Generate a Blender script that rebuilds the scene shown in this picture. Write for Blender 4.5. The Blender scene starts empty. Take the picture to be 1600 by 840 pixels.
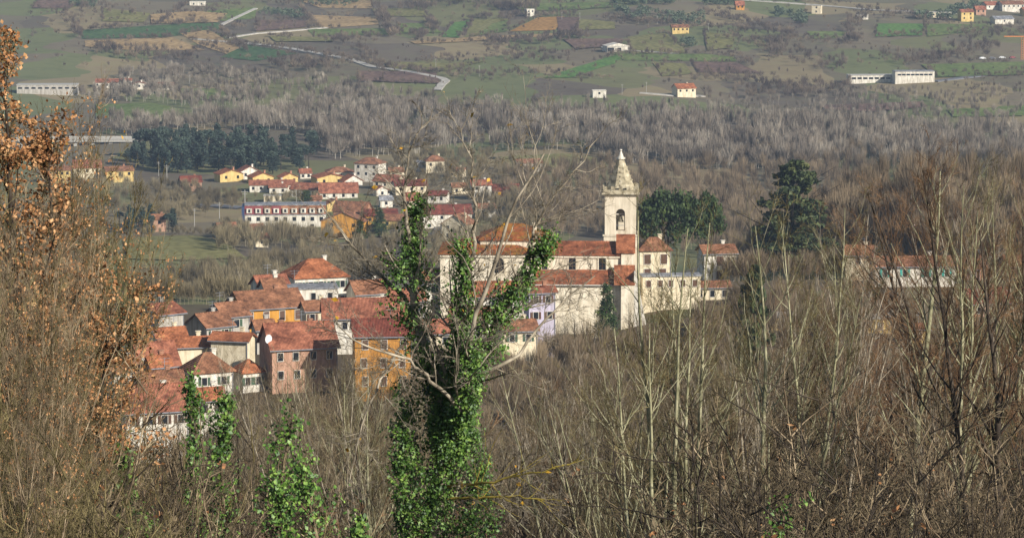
import bpy, math, random
import numpy as np
from mathutils import Vector, Matrix
R_ = math.radians
rng = np.random.default_rng(11)
random.seed(5)
scene = bpy.context.scene
COL = scene.collection

# ------------------------------------------------------------------ camera
F = 4900.0                       # focal length in photo pixels (1600 wide)
PITCH = math.atan(670.0 / F)
cam_d = bpy.data.cameras.new('camera')
cam = bpy.data.objects.new('camera', cam_d)
COL.objects.link(cam)
cam.location = (0, 0, 0)
cam.rotation_euler = (math.pi / 2 - PITCH, 0, 0)
cam_d.sensor_width = 36.0
cam_d.lens = 36.0 * F / 1600.0
cam_d.clip_start = 0.5
cam_d.clip_end = 20000
scene.camera = cam
# ------------------------------------------------------------------ world + sun
SUN_EL, SUN_AZ = 27.0, math.degrees(math.atan2(0.72, -0.70))   # azimuth clockwise from +Y
w = bpy.data.worlds.new('World'); scene.world = w; w.use_nodes = True
nt = w.node_tree; bg = nt.nodes['Background']
sky = nt.nodes.new('ShaderNodeTexSky'); sky.sky_type = 'NISHITA'; sky.sun_disc = False
sky.sun_elevation = R_(SUN_EL); sky.sun_rotation = R_(SUN_AZ)
nt.links.new(sky.outputs[0], bg.inputs[0]); bg.inputs[1].default_value = 0.076
sd = bpy.data.lights.new('sun', 'SUN'); sd.energy = 4.8; sd.angle = R_(0.5); sd.color = (1.0, 0.955, 0.89)
so = bpy.data.objects.new('sun', sd); COL.objects.link(so)
sv = Vector((math.sin(R_(SUN_AZ)) * math.cos(R_(SUN_EL)), math.cos(R_(SUN_AZ)) * math.cos(R_(SUN_EL)), math.sin(R_(SUN_EL))))
so.rotation_euler = sv.to_track_quat('Z', 'Y').to_euler(); so.location = sv * 50
scene.view_settings.view_transform = 'Standard'; scene.view_settings.look = 'None'
scene.view_settings.exposure = 0.38; scene.view_settings.gamma = 1.0
scene.render.engine = 'CYCLES'
cy = scene.cycles
cy.max_bounces = 4; cy.diffuse_bounces = 2; cy.glossy_bounces = 2; cy.transmission_bounces = 2
cy.transparent_max_bounces = 4; cy.volume_bounces = 0

# ------------------------------------------------------------------ pixel helpers
CP, SP = math.cos(PITCH), math.sin(PITCH)
def ray(px, py):
    a = np.asarray(px, float) - 800.0; b = 420.0 - np.asarray(py, float)
    y = F * CP + b * SP; z = -F * SP + b * CP
    return a / y, z / y                     # x and z for y = 1
def at(px, py, Y):
    dx, dz = ray(px, py); return Vector((float(dx * Y), float(Y), float(dz * Y)))
PY = np.array([-400, -150, 0, 15, 40, 80, 150, 250, 350, 420, 480, 600, 660, 760, 900, 1050, 1150, 1300, 1600, 1800, 1980, 2180, 2420, 2700, 3200, 4600], float)
PZ = np.array([40, 18, -1.8, -5.5, -12, -21, -37, -62, -83, -92, -96, -95, -98, -119, -133, -142, -148, -150, -151, -147.5, -141, -133, -122, -104, -62, 60], float)
_m = np.gradient(PZ, PY)
def prof(y):
    y = np.clip(y, PY[0], PY[-1]); i = np.clip(np.searchsorted(PY, y) - 1, 0, len(PY) - 2)
    h = PY[i + 1] - PY[i]; t = (y - PY[i]) / h
    return ((2*t**3-3*t**2+1)*PZ[i] + (t**3-2*t**2+t)*h*_m[i] + (-2*t**3+3*t**2)*PZ[i+1] + (t**3-t**2)*h*_m[i+1])
def sstep(a, b, x):
    t = np.clip((x - a) / (b - a), 0, 1); return t * t * (3 - 2 * t)
def ground(x, y):
    x = np.asarray(x, float); y = np.asarray(y, float)
    z = prof(y)
    far = sstep(900, 1700, y)
    z = z + far * (1.3 * np.sin(x / 47 + y / 90) + 1.5 * np.sin(x / 31 - y / 61 + 1) * np.sin(y / 83 + 2) + 2.0 * np.sin(x / 150 + 0.8))
    z = z + far * sstep(1850, 2400, y) * 3.0 * np.sin(x / 88 + y / 210 + 1.1)
    near = 1 - sstep(300, 480, y)
    z = z + near * sstep(6, 40, np.hypot(x, y)) * (0.7 * np.sin(x / 9 + y / 17) + 0.6 * np.sin(x / 6.1 - y / 11))
    z = z + 36 * sstep(25, 115, x) * sstep(650, 800, y) * (1 - sstep(860, 1060, y))
    z = z + 5 * sstep(-40, -130, x) * sstep(900, 1080, y) * (1 - sstep(1090, 1150, y))
    z = z + 6.5 * sstep(4, -14, x) * sstep(455, 500, y) * (1 - sstep(610, 650, y)) * (1 - .42*sstep(535, 568, y))
    z = z + 5 * sstep(14, 30, x) * sstep(560, 640, y) * (1 - sstep(665, 710, y))
    z = z + 50 * sstep(500, 1500, np.abs(x)) * sstep(300, 1500, y)
    return z
G = lambda x, y: float(ground(x, y))
def hit(px, py, y0=665.0, y1=4400.0):
    dx, dz = ray(np.atleast_1d(px), np.atleast_1d(py))
    ys = np.arange(y0, y1, 6.0)
    out = np.full(dx.shape, y1)
    for s in range(0, len(dx), 800):
        D = dz[s:s+800, None] * ys - ground(dx[s:s+800, None] * ys, ys[None, :] + 0 * dx[s:s+800, None])
        below = D <= 0
        k = np.argmax(below, 1); ok = below.any(1) & (k > 0)
        r = np.arange(len(k)); kk = np.maximum(k, 1)
        a = D[r, kk-1]; b = D[r, kk]
        yy = ys[kk-1] + 6.0 * a / np.where(a - b == 0, 1, a - b)
        out[s:s+800] = np.where(ok, yy, np.where(below[:, 0], y0, y1))
    return out
def hit1(px, py, y0=665.0):
    Y = float(hit(px, py, y0)[0]); p = at(px, py, Y); return Vector((p.x, Y, G(p.x, Y)))

# ------------------------------------------------------------------ material helpers
def new_mat(name):
    m = bpy.data.materials.new(name); m.use_nodes = True
    return m, m.node_tree, m.node_tree.nodes['Principled BSDF']
def srgb(r, g, b):
    f = lambda c: ((c/255+0.055)/1.055)**2.4 if c > 10 else c/255/12.92
    return (f(r), f(g), f(b), 1)
def ramp(nt, cols):
    n = nt.nodes.new('ShaderNodeValToRGB'); e = n.color_ramp.elements
    e[0].position, e[0].color = cols[0]; e[1].position, e[1].color = cols[-1]
    for p, c in cols[1:-1]:
        q = e.new(p); q.color = c
    return n
def noise_mat(name, cols, scale=1.0, rough=0.85, detail=5, space='Object', rnd=0.0, bump=0.0, spec=0.2, lo=0.3, hi=0.7):
    """colour from a noise in object or world space through a ramp of real surface colours"""
    m, nt, b = new_mat(name)
    if space == 'World':
        g = nt.nodes.new('ShaderNodeNewGeometry'); src = g.outputs['Position']
    else:
        g = nt.nodes.new('ShaderNodeTexCoord'); src = g.outputs['Object']
    n = nt.nodes.new('ShaderNodeTexNoise'); n.inputs['Scale'].default_value = scale; n.inputs['Detail'].default_value = detail
    nt.links.new(src, n.inputs['Vector'])
    cs = [(lo + (hi - lo) * i / max(1, len(cols) - 1), c) for i, c in enumerate(cols)]
    r = ramp(nt, cs); nt.links.new(n.outputs[0], r.inputs[0])
    out = r.outputs[0]
    if rnd:
        oi = nt.nodes.new('ShaderNodeObjectInfo')
        hs = nt.nodes.new('ShaderNodeHueSaturation')
        mr = nt.nodes.new('ShaderNodeMapRange'); mr.inputs[3].default_value = 1 - rnd; mr.inputs[4].default_value = 1 + rnd
        nt.links.new(oi.outputs['Random'], mr.inputs[0]); nt.links.new(mr.outputs[0], hs.inputs['Value'])
        nt.links.new(out, hs.inputs['Color']); out = hs.outputs[0]
    nt.links.new(out, b.inputs['Base Color'])
    b.inputs['Roughness'].default_value = rough; b.inputs['Specular IOR Level'].default_value = spec
    if bump:
        bp = nt.nodes.new('ShaderNodeBump'); bp.inputs['Strength'].default_value = bump; bp.inputs['Distance'].default_value = 0.1
        n2 = nt.nodes.new('ShaderNodeTexNoise'); n2.inputs['Scale'].default_value = scale * 6; nt.links.new(src, n2.inputs['Vector'])
        nt.links.new(n2.outputs[0], bp.inputs['Height']); nt.links.new(bp.outputs[0], b.inputs['Normal'])
    return m
def wall_mat(name, rgb, dirt=0.35, rough=0.9):
    """plaster: base colour with rain streaks and patches that belong to the wall"""
    m, nt, b = new_mat(name)
    tc = nt.nodes.new('ShaderNodeTexCoord')
    mp = nt.nodes.new('ShaderNodeMapping'); mp.inputs['Scale'].default_value = (1.6, 1.6, 0.22)
    nt.links.new(tc.outputs['Object'], mp.inputs[0])
    n = nt.nodes.new('ShaderNodeTexNoise'); n.inputs['Scale'].default_value = 1.0; n.inputs['Detail'].default_value = 6
    nt.links.new(mp.outputs[0], n.inputs['Vector'])
    n2 = nt.nodes.new('ShaderNodeTexNoise'); n2.inputs['Scale'].default_value = 0.45; n2.inputs['Detail'].default_value = 7; n2.inputs['Roughness'].default_value = 0.7
    nt.links.new(tc.outputs['Object'], n2.inputs['Vector'])
    c = srgb(*rgb); d = tuple(v * (1 - dirt) for v in c[:3]) + (1,)
    d = (d[0], d[1] * 0.98, d[2] * 0.93, 1)
    r = ramp(nt, [(0.38, d), (0.6, c)]); nt.links.new(n.outputs[0], r.inputs[0])
    r2 = ramp(nt, [(0.36, (0.70, 0.67, 0.62, 1)), (0.47, (.93, .92, .90, 1)), (0.6, (1, 1, 1, 1))]); nt.links.new(n2.outputs[0], r2.inputs[0])
    mx = nt.nodes.new('ShaderNodeMix'); mx.data_type = 'RGBA'; mx.blend_type = 'MULTIPLY'; mx.inputs[0].default_value = 0.8
    nt.links.new(r.outputs[0], mx.inputs[6]); nt.links.new(r2.outputs[0], mx.inputs[7])
    nt.links.new(mx.outputs[2], b.inputs['Base Color']); b.inputs['Roughness'].default_value = rough
    b.inputs['Specular IOR Level'].default_value = 0.15
    return m
def roof_mat(name, a, c, lichen=0.0):
    """clay tiles: rows and columns in the bump, tile-by-tile and patchy colour"""
    m, nt, b = new_mat(name)
    tc = nt.nodes.new('ShaderNodeTexCoord')
    n = nt.nodes.new('ShaderNodeTexNoise'); n.inputs['Scale'].default_value = 0.5; n.inputs['Detail'].default_value = 8; n.inputs['Roughness'].default_value = 0.75
    nt.links.new(tc.outputs['Object'], n.inputs['Vector'])
    cols = [(0.36, srgb(*[v*.8 for v in a])), (0.5, tuple((x+y)/2 for x, y in zip(srgb(*a), srgb(*c)))), (0.64, srgb(*[min(255, v*1.1) for v in c]))]
    r = ramp(nt, cols); nt.links.new(n.outputs[0], r.inputs[0])
    v = nt.nodes.new('ShaderNodeTexVoronoi'); v.inputs['Scale'].default_value = 3.0; nt.links.new(tc.outputs['Object'], v.inputs['Vector'])
    hs = nt.nodes.new('ShaderNodeHueSaturation'); sp = nt.nodes.new('ShaderNodeSeparateColor')
    nt.links.new(v.outputs['Color'], sp.inputs[0])
    mr = nt.nodes.new('ShaderNodeMapRange'); mr.inputs[3].default_value = 0.78; mr.inputs[4].default_value = 1.18
    nt.links.new(sp.outputs[0], mr.inputs[0]); nt.links.new(mr.outputs[0], hs.inputs['Value']); nt.links.new(r.outputs[0], hs.inputs['Color'])
    out = hs.outputs[0]
    if lichen:
        n3 = nt.nodes.new('ShaderNodeTexNoise'); n3.inputs['Scale'].default_value = 0.33; n3.inputs['Detail'].default_value = 9; n3.inputs['Roughness'].default_value = 0.8
        mp3 = nt.nodes.new('ShaderNodeMapping'); mp3.inputs['Location'].default_value = (7, 3, 5)
        nt.links.new(tc.outputs['Object'], mp3.inputs[0]); nt.links.new(mp3.outputs[0], n3.inputs['Vector'])
        r3 = ramp(nt, [(0.46, (0, 0, 0, 1)), (0.56, (lichen,) * 3 + (1,))]); nt.links.new(n3.outputs[0], r3.inputs[0])
        mx = nt.nodes.new('ShaderNodeMix'); mx.data_type = 'RGBA'
        nt.links.new(r3.outputs[0], mx.inputs[0]); nt.links.new(out, mx.inputs[6]); mx.inputs[7].default_value = srgb(150, 108, 44)
        out = mx.outputs[2]
    nt.links.new(out, b.inputs['Base Color']); b.inputs['Roughness'].default_value = 0.85; b.inputs['Specular IOR Level'].default_value = 0.2
    wv = nt.nodes.new('ShaderNodeTexWave'); wv.inputs['Scale'].default_value = 1.3; wv.bands_direction = 'X'; nt.links.new(tc.outputs['Object'], wv.inputs['Vector'])
    bp = nt.nodes.new('ShaderNodeBump'); bp.inputs['Strength'].default_value = 0.8; bp.inputs['Distance'].default_value = 0.08
    nt.links.new(wv.outputs[0], bp.inputs['Height']); nt.links.new(bp.outputs[0], b.inputs['Normal'])
    return m
def plain(name, rgb, rough=0.6, metal=0.0):
    m, nt, b = new_mat(name)
    n = nt.nodes.new('ShaderNodeTexNoise'); n.inputs['Scale'].default_value = 2.0
    tc = nt.nodes.new('ShaderNodeTexCoord'); nt.links.new(tc.outputs['Object'], n.inputs['Vector'])
    c = srgb(*rgb); r = ramp(nt, [(0.3, tuple(v * 0.8 for v in c[:3]) + (1,)), (0.7, c)])
    nt.links.new(n.outputs[0], r.inputs[0]); nt.links.new(r.outputs[0], b.inputs['Base Color'])
    b.inputs['Roughness'].default_value = rough; b.inputs['Metallic'].default_value = metal
    return m
M = {}
M['white'] = wall_mat('white_plaster', (226, 219, 204), .32)
M['cream'] = wall_mat('cream_plaster', (228, 214, 184), .25)
M['church'] = wall_mat('church_plaster', (236, 224, 200), 0.26)
M['grey'] = wall_mat('bare_render', (186, 180, 170), 0.3)
M['yellow'] = wall_mat('yellow_plaster', (214, 186, 122), 0.2)
M['ochre'] = wall_mat('ochre_plaster', (206, 150, 70), 0.25)
M['orange'] = wall_mat('orange_plaster', (196, 140, 70), 0.35)
M['pink'] = wall_mat('pink_plaster', (190, 150, 126), 0.3)
M['lilac'] = wall_mat('lilac_plaster', (196, 188, 204), 0.25)
M['brick'] = wall_mat('brown_brick', (176, 130, 104), 0.4)
M['stone'] = wall_mat('tower_stone', (226, 214, 190), 0.22)
M['spire'] = noise_mat('spire_stone', [srgb(110, 102, 82), srgb(168, 156, 128), srgb(196, 186, 160)], 1.2, bump=0.5)
M['red'] = roof_mat('red_tiles', (118, 68, 50), (166, 108, 82))
M['brownroof'] = roof_mat('old_brown_tiles', (102, 68, 50), (160, 112, 82))
M['orangeroof'] = roof_mat('orange_tiles', (126, 72, 46), (176, 112, 76))
M['churchroof'] = roof_mat('church_tiles', (112, 64, 42), (160, 98, 66), 0.0)
M['lichenroof'] = roof_mat('lichen_tiles', (122, 66, 36), (164, 94, 54), 0.95)
M['maroon'] = roof_mat('maroon_tiles', (92, 48, 38), (132, 72, 56))
M['greyroof'] = roof_mat('grey_sheet_roof', (112, 112, 116), (160, 160, 160))
M['redpanel'] = plain('red_panel', (128, 54, 52))
M['dark'] = plain('window_glass', (38, 40, 44), 0.15)
M['frame'] = plain('white_frame', (205, 198, 184))
M['brown'] = plain('brown_wood', (92, 62, 44))
M['green'] = plain('green_wood', (62, 86, 62))
M['teal'] = plain('teal_shutter', (70, 176, 160))
M['concrete'] = plain('concrete', (170, 166, 156), 0.9)
M['metal'] = plain('grey_metal', (150, 152, 156), 0.4, 0.3)
M['dish'] = plain('dish_white', (226, 226, 222), 0.4)
M['tealsheet'] = plain('teal_sheet', (46, 132, 124))
M['bell'] = plain('bronze_bell', (120, 112, 92), 0.4, 0.6)
M['blue'] = plain('blue_panel', (50, 66, 100))
M['crane'] = plain('orange_paint', (196, 120, 50))

# ------------------------------------------------------------------ object helpers
def tag(o, label=None, cat=None, group=None, kind=None):
    if label: o['label'] = label
    if cat: o['category'] = cat
    if group: o['group'] = group
    if kind: o['kind'] = kind
    return o
def empty(name, loc, rz=0.0):
    o = bpy.data.objects.new(name, None); COL.objects.link(o)
    o.empty_display_size = 0.5; o.location = loc; o.rotation_euler = (0, 0, rz); return o
def link(name, me, parent=None, loc=None, rz=0):
    o = bpy.data.objects.new(name, me); COL.objects.link(o)
    if parent: o.parent = parent
    if loc is not None: o.location = loc
    if rz: o.rotation_euler = (0, 0, rz)
    return o
class MB:
    def __init__(s): s.v = []; s.f = []
    def add(s, vs, fs):
        n = len(s.v); s.v += [tuple(p) for p in vs]; s.f += [tuple(n + i for i in f) for f in fs]; return s
    def box(s, x0, x1, y0, y1, z0, z1):
        return s.add([(x0,y0,z0),(x1,y0,z0),(x1,y1,z0),(x0,y1,z0),(x0,y0,z1),(x1,y0,z1),(x1,y1,z1),(x0,y1,z1)],
                     [(0,3,2,1),(4,5,6,7),(0,1,5,4),(1,2,6,5),(2,3,7,6),(3,0,4,7)])
    def slab(s, q, t):
        """closed slab over a polygon q (top side), thickness t downwards"""
        n = len(q); return s.add(list(q) + [(p[0], p[1], p[2] - t) for p in q],
                     [tuple(range(n)), tuple(range(2*n-1, n-1, -1))] + [(i, i+n, (i+1) % n + n, (i+1) % n) for i in range(n)])
    def extr(s, poly, axis, a, b):
        """2-D polygon extruded along axis: 'x' poly=(y,z), 'y' poly=(x,z), 'z' poly=(x,y)"""
        f = {'x': lambda p, t: (t, p[0], p[1]), 'y': lambda p, t: (p[0], t, p[1]), 'z': lambda p, t: (p[0], p[1], t)}[axis]
        n = len(poly)
        return s.add([f(p, a) for p in poly] + [f(p, b) for p in poly],
                     [tuple(range(n-1, -1, -1)), tuple(range(n, 2*n))] + [(i, (i+1) % n, (i+1) % n + n, i+n) for i in range(n)])
    def cone(s, cx, cy, z0, z1, r0, r1, n=8, ph=0.0):
        a = [(cx + r0*math.cos(ph+2*math.pi*i/n), cy + r0*math.sin(ph+2*math.pi*i/n), z0) for i in range(n)]
        b = [(cx + r1*math.cos(ph+2*math.pi*i/n), cy + r1*math.sin(ph+2*math.pi*i/n), z1) for i in range(n)]
        return s.add(a + b, [tuple(range(n-1, -1, -1)), tuple(range(n, 2*n))] + [(i, (i+1) % n, (i+1) % n + n, i+n) for i in range(n)])
    def mesh(s, name, mat):
        me = bpy.data.meshes.new(name); me.from_pydata(s.v, [], s.f)
        me.materials.append(mat); me.update(); return me
    def build(s, name, mat, parent=None, loc=None, rz=0): return link(name, s.mesh(name, mat), parent, loc, rz)
def quad_mesh(name, V, Q, mats, mi=None, smooth=False):
    me = bpy.data.meshes.new(name); V = np.asarray(V, np.float32); Q = np.asarray(Q, np.int32)
    me.vertices.add(len(V)); me.vertices.foreach_set('co', V.ravel())
    me.loops.add(Q.size); me.loops.foreach_set('vertex_index', Q.ravel())
    me.polygons.add(len(Q)); me.polygons.foreach_set('loop_start', np.arange(0, Q.size, 4, dtype=np.int32))
    if smooth: me.polygons.foreach_set('use_smooth', np.ones(len(Q), bool))
    for m in mats: me.materials.append(m)
    if mi is not None: me.polygons.foreach_set('material_index', np.asarray(mi, np.int32))
    me.update(calc_edges=True); return me

# ------------------------------------------------------------------ ground
def axis(parts):
    out = []
    for a, b, s in parts: out += list(np.arange(a, b, s))
    return np.array(out + [parts[-1][1]], float)
gx = axis([(-2600, -600, 80), (-600, -220, 14), (-220, 220, 5), (220, 600, 14), (600, 2600, 80)])
gy = axis([(-400, -40, 30), (-40, 500, 5), (500, 2900, 9), (2900, 4600, 50)])
XX, YY = np.meshgrid(gx, gy); ZZ = ground(XX, YY)
nx, ny = len(gx), len(gy)
I = (np.arange(ny-1)[:, None] * nx + np.arange(nx-1)[None, :]).ravel()
def ground_material():
    m, nt, b = new_mat('hillside_ground'); L = nt.links.new
    g = nt.nodes.new('ShaderNodeNewGeometry')
    mp = nt.nodes.new('ShaderNodeMapping'); mp.inputs['Scale'].default_value = (0.020, 0.0095, 0.0); mp.inputs['Rotation'].default_value = (0, 0, 0.5)
    wn = nt.nodes.new('ShaderNodeTexNoise'); wn.inputs['Scale'].default_value = 0.012; L(g.outputs['Position'], wn.inputs['Vector'])
    va = nt.nodes.new('ShaderNodeVectorMath'); va.operation = 'MULTIPLY_ADD'; va.inputs[1].default_value = (60, 60, 0)
    L(wn.outputs['Color'], va.inputs[0]); L(g.outputs['Position'], va.inputs[2]); L(va.outputs[0], mp.inputs[0])
    v = nt.nodes.new('ShaderNodeTexVoronoi'); v.inputs['Scale'].default_value = 1.0; L(mp.outputs[0], v.inputs['Vector'])
    sp = nt.nodes.new('ShaderNodeSeparateColor'); L(v.outputs['Color'], sp.inputs[0])
    r = ramp(nt, [(0.0, srgb(104, 96, 80)), (0.18, srgb(104, 114, 72)), (0.36, srgb(112, 102, 86)), (0.5, srgb(146, 130, 98)), (0.62, srgb(94, 84, 78)), (0.76, srgb(112, 114, 74)), (0.9, srgb(120, 108, 90))])
    r.color_ramp.interpolation = 'CONSTANT'; L(sp.outputs[0], r.inputs[0])
    n = nt.nodes.new('ShaderNodeTexNoise'); n.inputs['Scale'].default_value = 0.06; n.inputs['Detail'].default_value = 8; n.inputs['Roughness'].default_value = 0.7
    L(g.outputs['Position'], n.inputs['Vector'])
    r2 = ramp(nt, [(0.3, srgb(78, 72, 58)), (0.5, srgb(116, 106, 84)), (0.66, srgb(112, 114, 76))]); L(n.outputs[0], r2.inputs[0])
    mx = nt.nodes.new('ShaderNodeMix'); mx.data_type = 'RGBA'; mx.inputs[0].default_value = 0.4
    L(r.outputs[0], mx.inputs[6]); L(r2.outputs[0], mx.inputs[7])
    # near slope: dark leaf litter
    sx = nt.nodes.new('ShaderNodeSeparateXYZ'); L(g.outputs['Position'], sx.inputs[0])
    mr = nt.nodes.new('ShaderNodeMapRange'); mr.inputs[1].default_value = 380; mr.inputs[2].default_value = 760; L(sx.outputs['Y'], mr.inputs[0])
    n4 = nt.nodes.new('ShaderNodeTexNoise'); n4.inputs['Scale'].default_value = 2.5; n4.inputs['Detail'].default_value = 8; L(g.outputs['Position'], n4.inputs['Vector'])
    r4 = ramp(nt, [(0.3, srgb(40, 32, 26)), (0.55, srgb(68, 54, 42)), (0.75, srgb(92, 74, 56))]); L(n4.outputs[0], r4.inputs[0])
    m2 = nt.nodes.new('ShaderNodeMix'); m2.data_type = 'RGBA'; L(mr.outputs[0], m2.inputs[0]); L(r4.outputs[0], m2.inputs[6]); L(mx.outputs[2], m2.inputs[7])
    L(m2.outputs[2], b.inputs['Base Color']); b.inputs['Roughness'].default_value = 1.0; b.inputs['Specular IOR Level'].default_value = 0.05
    return m
me = quad_mesh('ground', np.stack([XX, YY, ZZ], -1).reshape(-1, 3), np.stack([I, I+1, I+nx+1, I+nx], 1), [ground_material()], smooth=True)
tag(link('ground', me), kind='structure')

def field_mat(name, a, b_, stripe=0.0):
    m, nt, b = new_mat(name); L = nt.links.new
    g = nt.nodes.new('ShaderNodeNewGeometry')
    n = nt.nodes.new('ShaderNodeTexNoise'); n.inputs['Scale'].default_value = 0.05; n.inputs['Detail'].default_value = 8; n.inputs['Roughness'].default_value = 0.72
    L(g.outputs['Position'], n.inputs['Vector'])
    r = ramp(nt, [(0.34, srgb(*a)), (0.64, srgb(*b_))]); L(n.outputs[0], r.inputs[0])
    wv = nt.nodes.new('ShaderNodeTexWave'); wv.inputs['Scale'].default_value = 0.06; wv.inputs['Distortion'].default_value = 14; wv.inputs['Detail'].default_value = 3
    L(g.outputs['Position'], wv.inputs['Vector'])
    hs = nt.nodes.new('ShaderNodeHueSaturation'); mr = nt.nodes.new('ShaderNodeMapRange'); mr.inputs[3].default_value = 0.86; mr.inputs[4].default_value = 1.12
    L(wv.outputs[0], mr.inputs[0]); L(mr.outputs[0], hs.inputs['Value']); L(r.outputs[0], hs.inputs['Color'])
    L(hs.outputs[0], b.inputs['Base Color']); b.inputs['Roughness'].default_value = 1; b.inputs['Specular IOR Level'].default_value = 0.05
    return m
FM = {'dg': field_mat('winter_wheat', (62, 84, 56), (84, 104, 66)), 'g': field_mat('meadow', (84, 100, 56), (112, 120, 72)),
      'bg': field_mat('bright_crop', (74, 106, 56), (96, 122, 64)), 'ol': field_mat('olive_grass', (106, 104, 64), (128, 122, 80)),
      'tan': field_mat('stubble', (138, 116, 82), (168, 142, 104)), 'or': field_mat('ploughed_orange', (150, 114, 66), (170, 130, 78)),
      'br': field_mat('ploughed_earth', (96, 78, 72), (120, 98, 84))}
def inpoly(P, poly):
    x, y = P[:, 0], P[:, 1]; c = np.zeros(len(P), bool); n = len(poly)
    for i in range(n):
        x0, y0 = poly[i]; x1, y1 = poly[(i+1) % n]
        if y0 == y1: continue
        t = (y0 > y) != (y1 > y); c ^= t & (x < (x1-x0) * (y-y0) / (y1-y0) + x0)
    return c
def drape(name, wpoly, mat, lift=0.3, step=6.0):
    """a sheet over the ground inside a world-space polygon (grid + clipped rim via bmesh bisect-free fan)"""
    import bmesh
    bm = bmesh.new(); f = bm.faces.new([bm.verts.new((x, y, 0)) for x, y in wpoly])
    xs = [p[0] for p in wpoly]; ys = [p[1] for p in wpoly]
    for k in np.arange(math.floor(min(xs)/step)*step, max(xs), step):
        bmesh.ops.bisect_plane(bm, geom=bm.verts[:]+bm.edges[:]+bm.faces[:], plane_co=(k+.01, 0, 0), plane_no=(1, 0, 0))
    for k in np.arange(math.floor(min(ys)/step)*step, max(ys), step):
        bmesh.ops.bisect_plane(bm, geom=bm.verts[:]+bm.edges[:]+bm.faces[:], plane_co=(0, k+.01, 0), plane_no=(0, 1, 0))
    co = np.array([v.co[:] for v in bm.verts]); z = ground(co[:, 0], co[:, 1]) + lift
    for v, zz in zip(bm.verts, z): v.co.z = zz
    bmesh.ops.recalc_face_normals(bm, faces=bm.faces[:])
    me = bpy.data.meshes.new(name); bm.to_mesh(me); bm.free(); me.materials.append(mat)
    o = link(name, me)
    if len(me.polygons) and me.polygons[0].normal.z < 0: me.flip_normals()
    return o
def densify(poly, n=5, jit=0.0, closed=True):
    out = []; m = len(poly)
    for i in range(m if closed else m-1):
        a, b = poly[i], poly[(i+1) % m]
        for k in range(n):
            t = k / n; out.append((a[0]+(b[0]-a[0])*t + random.uniform(-jit, jit), a[1]+(b[1]-a[1])*t + random.uniform(-jit, jit)*0.4))
    if not closed: out.append(poly[-1])
    return out
def world_poly(poly, n=5, jit=0.8):
    d = densify(poly, n, jit); px = np.array([p[0] for p in d]); py = np.array([p[1] for p in d])
    Y = hit(px, py); dx, dz = ray(px, py); return list(zip(dx * Y, Y))
fields = [
 ('dg', [(128,61),(268,58),(345,46),(345,36),(300,37),(232,41),(128,48)]), ('tan', [(133,64),(270,59),(320,79),(210,80),(133,73)]),
 ('tan', [(282,53),(325,47),(388,82),(360,87),(310,70)]), ('g', [(250,38),(266,22),(400,12),(400,30),(345,34)]),
 ('dg', [(385,70),(465,84),(400,96),(345,90)]), ('tan', [(480,24),(590,28),(592,39),(500,45)]), ('tan', [(470,2),(580,1),(582,14),(500,13)]),
 ('g', [(480,46),(640,45),(610,55),(490,57)]), ('bg', [(690,58),(710,36),(738,32),(716,60)]), ('or', [(796,50),(840,28),(882,27),(868,48)]),
 ('bg', [(850,122),(892,122),(960,100),(978,86),(958,88),(900,106)]), ('g', [(960,85),(1100,85),(1150,90),(1150,97),(975,95)]),
 ('ol', [(980,58),(1040,52),(1075,84),(985,85)]), ('ol', [(905,30),(960,35),(962,46),(900,48)]), ('ol', [(1020,98),(1070,100),(1082,116),(1035,120)]),
 ('bg', [(1370,38),(1450,38),(1440,56),(1368,58)]), ('g', [(1442,38),(1540,39),(1556,46),(1450,58)]), ('g', [(1260,50),(1325,50),(1312,60),(1270,62)]),
 ('g', [(150,164),(240,162),(300,176),(240,196),(150,192)]), ('ol', [(192,376),(240,370),(300,369),(352,378),(384,404),(290,408),(200,406)]),
 ('ol', [(780,246),(880,241),(935,247),(930,266),(800,266)]), ('ol', [(580,15),(660,14),(668,27),(590,26)]), ('g', [(620,38),(670,37),(690,52),(625,53)]),
 ('ol', [(740,32),(798,30),(790,50),(724,60)]), ('g', [(770,38),(796,32),(792,50),(745,56)]), ('br', [(870,28),(905,28),(905,48),(872,49)]),
 ('br', [(1080,98),(1150,99),(1190,116),(1090,114)]), ('tan', [(640,66),(760,58),(900,52),(900,55),(760,64),(650,70)]), ('g', [(800,8),(960,4),(965,12),(880,17),(815,18)]),
 ('tan', [(440,0),(560,-3),(560,1),(450,2)]), ('ol', [(160,14),(235,22),(225,36),(160,34)]), ('tan', [(235,24),(300,18),(355,22),(340,36),(236,38)]),
 ('br', [(400,32),(480,33),(482,43),(400,50)]), ('ol', [(600,98),(700,100),(760,96),(700,112),(610,112)]), ('br', [(560,112),(680,114),(690,132),(560,128)]),
 ('br', [(1280,166),(1440,160),(1450,168),(1360,176),(1290,172)]), ('g', [(1480,172),(1600,168),(1600,182),(1490,184)]), ('g', [(1440,102),(1600,98),(1600,118),(1462,122)]),
 ('br', [(60,0),(130,2),(110,14),(50,14)]), ('g', [(280,140),(340,140),(380,158),(290,156)]), ('g', [(1560,168),(1640,164),(1640,180),(1560,182)]),
 ('ol', [(1100,52),(1150,55),(1145,76),(1105,80)]), ('br', [(880,62),(975,62),(968,72),(900,78)]), ('ol', [(420,58),(530,60),(520,66),(430,66)]),
]
for i, (k, p) in enumerate(fields):
    tag(drape('field', world_poly(p), FM[k], 0.25 + 0.01 * i), kind='structure')
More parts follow.
